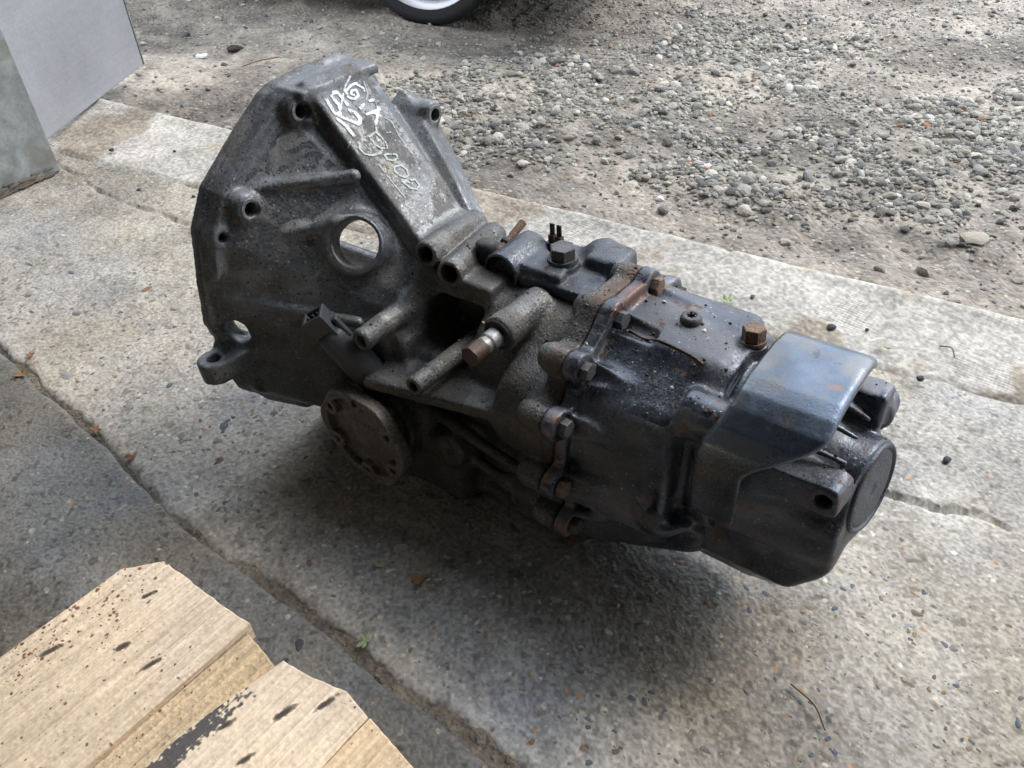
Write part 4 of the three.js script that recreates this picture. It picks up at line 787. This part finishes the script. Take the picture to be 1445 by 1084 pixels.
// ---------------------------------------------------------------- pallet
const woodMaps = (() => {
  const N = 1024, H = new Float32Array(N * N); const SLITS = [[-.106, .043, .13], [-.1246, .1345, .13], [-.0745, .0893, .13], [-.0371, .0828, .13], [.0640, .0747, .57], [.0961, .0352, .57], [.1021, .0824, .57], [.119, .006, .57], [-.09, .22, .13], [.135, .12, .57]].map(([c, e, o], k) => [((c / .6 + o) % 1 + 1) % 1, ((e / .6 + o * 2.3) % 1 + 1) % 1, .0042 + .002 * (k % 3) / 2, .015 + .006 * (k % 2)]), dots = speckField(2600, .6, 40, 6161, .0004, .0018), crumbs = speckField(15000, .6, 60, 6262, .0004, .0022);
  const map = tex(N, N, (i, j, c) => {
    const u = i / N, v = j / N, warp = tfbm(u, v, 4, 3, 951) * .05, ring = Math.sin((u + warp) * 190 + 3 * tfbm(u, v, 5, 2, 955)), grain = tnoise(u * 400, v * 12, 400, 959) * .6 + tnoise(u * 160, v * 6, 160, 963) * .6, fine = tfbm(u, v, 200, 2, 967), big = tfbm(u, v, 5, 4, 971);
    let b = 1 + ring * .012 + grain * .10 + fine * .13 + big * .12, R = 204 * b, G = 184 * b, B = 157 * b; const pale = sstep(-.1, .25, tfbm(u, v, 6, 4, 975)); R = lerp(R, 206 * b, pale * .6); G = lerp(G, 189 * b, pale * .6); B = lerp(B, 169 * b, pale * .6);
    let h = .5 + grain * .25 + ring * .06 + fine * .15;
    for (const [su, sv, a, l] of SLITS) { const du = (u - su + (v - sv) * .22) / a, dv = (v - sv) / l, q = du * du + dv * dv; if (q < 1.3) { const m = sstep(1.25, .5, q + fine * .8); const k2 = m * (.45 + .5 * sstep(.9, .1, q)); R = lerp(R, 62, k2); G = lerp(G, 54, k2); B = lerp(B, 46, k2); h -= .6 * m; } }
    { const q = Math.max(Math.abs(u - .655) / .015, Math.abs(v - .49) / .085) + fine * .9 + grain * .35; const m = sstep(1.1, .7, q); R = lerp(R, 66, m * .9); G = lerp(G, 64, m * .9); B = lerp(B, 64, m * .9); }
    const s = dots(u, v); if (s && tfbm(u, v, 5, 3, 981) > .02) { R = lerp(R, 92, .75); G = lerp(G, 58, .75); B = lerp(B, 46, .75); }
    const w = crumbs(u, v); if (w && u > .865 && w[7] < sstep(1.0, .875, u + .06 * fbm(u * 30, v * 30, 0, 3))) { R = lerp(R, 74 + 40 * w[6], .8); G = lerp(G, 44 + 22 * w[6], .8); B = lerp(B, 36 + 14 * w[6], .8); h += .2; }
    c[0] = R; c[1] = G; c[2] = B; H[j * N + i] = h;
  }, true);
  return { map, bumpMap: tex(N, N, (i, j, c) => { c[0] = c[1] = c[2] = H[j * N + i] * 255; }) };
})();
const matWood = std({ ...woodMaps, bumpScale: .0022, roughness: .85 }), matWoodFresh = std({ ...woodMaps, bumpScale: .002, roughness: .8, color: lin(1.0, .92, .78) }), matWoodRough = std({ ...woodMaps, bumpScale: .005, roughness: .95, color: lin(.9, .85, .74) });
{
  const pallet = thing('wooden_pallet', 'pale rough timber pallet with pitted boards on the floor', 'pallet');
  pallet.position.set(-.259, 0, -.404); pallet.rotation.y = Math.atan2(-.62, .785);   // +x across the boards, +z along them
  const board = (name, pts, top, thick, mat, off, par = pallet) => {
    const s = new THREE.Shape(); let first = true;
    pts.forEach((p, k) => { const q = pts[(k + 1) % pts.length], L = Math.hypot(q[0] - p[0], q[1] - p[1]), n = Math.max(1, Math.round(L / .006)); for (let i = 0; i < n; i++) { const t = i / n, c = lerp(p[0], q[0], t), e = lerp(p[1], q[1], t), end = e < .05 ? 1 : .35; s[first ? 'moveTo' : 'lineTo'](c + .0010 * end * fbm(e * 160, c * 60 + off * 9, 0, 2), -(e + .0012 * end * fbm(c * 300, off * 31, 0, 2))); first = false; } }); s.closePath();
    const g = new THREE.ExtrudeGeometry(s, { depth: thick - .003, bevelEnabled: true, bevelThickness: .0015, bevelSize: .0015, bevelSegments: 2 }); g.rotateX(-Math.PI / 2); g.translate(0, top - thick + .0015, 0);
    const P = g.attributes.position, T = g.attributes.uv; for (let i = 0; i < P.count; i++) T.setXY(i, (P.getX(i) + (P.getY(i) - top) * .9) / .6 + off, P.getZ(i) / .6 + off * 2.3); return mesh(name, g, mat, par);
  };
  board('board', [[0, 0], [-.04, .004], [-.1286, .010], [-.1546, .043], [-.152, .95], [.004, .95], [.002, .3]], .12, .027, matWood, .13);
  board('board', [[.057, .004], [.09, -.002], [.125, -.012], [.157, -.008], [.158, .95], [.040, .95], [.041, .1]], .117, .024, matWood, .57);
  board('board', [[.1605, -.009], [.219, -.002], [.262, .006], [.262, .95], [.1605, .95]], .115, .022, matWoodFresh, .31);
  board('rough_batten', [[.004, .006], [.056, .012], [.056, .95], [.004, .95]], .113, .03, matWoodRough, .71);
  for (const e of [.1, .5, .86]) { const g = new RoundedBoxGeometry(.40, .072, .09, 1, .003); g.translate(.054, .0365, e); mesh('stringer', boxUV(g, .6), matWoodRough, pallet); }
}
console.log('pallet', Math.round(performance.now()));
// ---------------------------------------------------------------- parked car beyond the gravel: only its wheel and shade reach the picture
{
  const car = thing('parked_car', 'parked car on black low profile tyre and silver wheel across yard', 'car');
  const RW = .29; car.position.set(-.306, yardHeight(-.306, -2.864) - .004, -2.864); car.rotation.y = Math.atan2(-.36, .933);
  const paint = new THREE.MeshPhysicalMaterial({ color: lin(.03, .035, .045), roughness: .35, clearcoat: .8, clearcoatRoughness: .1 }), glass = std({ color: lin(.02, .025, .03), roughness: .08, metalness: .2 }), under = std({ color: lin(.015, .015, .015), roughness: .9 });
  const tyreMat = std({ color: lin(.018, .018, .019), roughness: .8, bumpMap: castMaps.bumpMap, bumpScale: .001 }), rimMat = std({ color: lin(.48, .48, .485), roughness: .4, metalness: .8, bumpMap: castMaps.bumpMap, bumpScale: .0004 });
  const side = new THREE.Shape(); side.moveTo(-3.35, .34); side.lineTo(-2.92, .26); side.absarc(-2.5, RW, .345, Math.PI, 0, true); side.lineTo(-.345, .2); side.absarc(0, RW, .345, Math.PI, 0, true); side.lineTo(.62, .28); side.quadraticCurveTo(.72, .5, .62, .68); side.quadraticCurveTo(.1, .86, -.55, .92); side.lineTo(-3.2, .9); side.quadraticCurveTo(-3.45, .7, -3.35, .34);
  const body = new THREE.ExtrudeGeometry(side, { depth: 1.5, bevelEnabled: true, bevelSize: .04, bevelThickness: .05, bevelSegments: 4, curveSegments: 20 }); body.translate(0, 0, -1.5 + .03); mesh('body', body, paint, car);
  const top = new THREE.Shape(); top.moveTo(-.5, .9); top.quadraticCurveTo(-1.0, 1.35, -1.5, 1.4); top.lineTo(-2.5, 1.38); top.quadraticCurveTo(-2.9, 1.25, -3.1, .9); const cab = new THREE.ExtrudeGeometry(top, { depth: 1.3, bevelEnabled: true, bevelSize: .05, bevelThickness: .06, bevelSegments: 4 }); cab.translate(0, 0, -1.37); mesh('cabin_glass', cab, glass, car);
  const roof = new RoundedBoxGeometry(1.15, .06, 1.3, 3, .03); roof.translate(-2, 1.44, -.72); mesh('roof', roof, paint, car);
  const floor = new RoundedBoxGeometry(3.4, .12, 1.36, 2, .03); floor.translate(-1.5, .25, -.72); mesh('underbody', floor, under, car);
  const prof = [[.232, -.082], [.262, -.09], [.280, -.084], [.288, -.074], [.29, -.06]]; for (const g of [-.045, -.015, .015, .045]) prof.push([.29, g - .004], [.283, g - .003], [.283, g + .003], [.29, g + .004]); prof.push([.29, .06], [.288, .074], [.280, .084], [.262, .09], [.232, .082]);
  const tyre = new THREE.LatheGeometry(prof.map(p => new THREE.Vector2(...p)), 72); tyre.rotateX(Math.PI / 2); const blocks = []; for (let k = 0; k < 66; k++) for (const s of [-1, 1]) { const b = new THREE.BoxGeometry(.017, .006, .022); b.rotateY(.35 * s); b.translate(0, .2905, s * .062); b.rotateZ(k / 66 * Math.PI * 2); blocks.push(b); }
  const rim = new THREE.LatheGeometry([[.2, -.07], [.232, -.078], [.24, -.074], [.236, -.06], [.215, -.045], [.205, .05], [.222, .068], [.236, .074], [.24, .083], [.236, .086], [.226, .078], [.2, .058], [.198, -.06]].map(p => new THREE.Vector2(...p)), 60); rim.rotateX(Math.PI / 2);
  const spoke = new THREE.Shape(); spoke.moveTo(-.028, .03); spoke.lineTo(.028, .03); spoke.lineTo(.018, .208); spoke.lineTo(-.018, .208); spoke.closePath(); const sg = []; for (let k = 0; k < 7; k++) { const g = new THREE.ExtrudeGeometry(spoke, { depth: .018, bevelEnabled: true, bevelSize: .004, bevelThickness: .004, bevelSegments: 2 }); g.translate(0, 0, .035); g.rotateZ(k / 7 * Math.PI * 2 + .2); sg.push(g); }
  const hub = new THREE.CylinderGeometry(.045, .05, .05, 28); hub.rotateX(Math.PI / 2); hub.translate(0, 0, .04); const disc = new THREE.CylinderGeometry(.13, .13, .02, 40); disc.rotateX(Math.PI / 2);
  const wheel = new THREE.Group(); wheel.name = 'wheel'; mesh('tyre', mergeGeometries([tyre.toNonIndexed(), ...blocks.map(b => b.toNonIndexed())]), tyreMat, wheel); mesh('rim', rim, rimMat, wheel); mesh('spokes', mergeGeometries(sg.map(g => g.index ? g.toNonIndexed() : g)), rimMat, wheel); mesh('hub', hub, rimMat, wheel); mesh('brake_disc', disc, std({ color: lin(.2, .18, .16), metalness: .6, roughness: .5 }), wheel);
  [[0, -.085, 0], [-2.5, -.085, 0], [0, -1.38, Math.PI], [-2.5, -1.38, Math.PI]].forEach(([x, z, t]) => { const w = wheel.clone(); w.position.set(x, RW, z); w.rotation.y = t; car.add(w); });
  for (const z of [-.2, -1.24]) { const l = new RoundedBoxGeometry(.06, .12, .3, 3, .025); l.translate(.66, .62, z); mesh('headlight', l, glass, car); }
}

renderer.render(scene, camera);
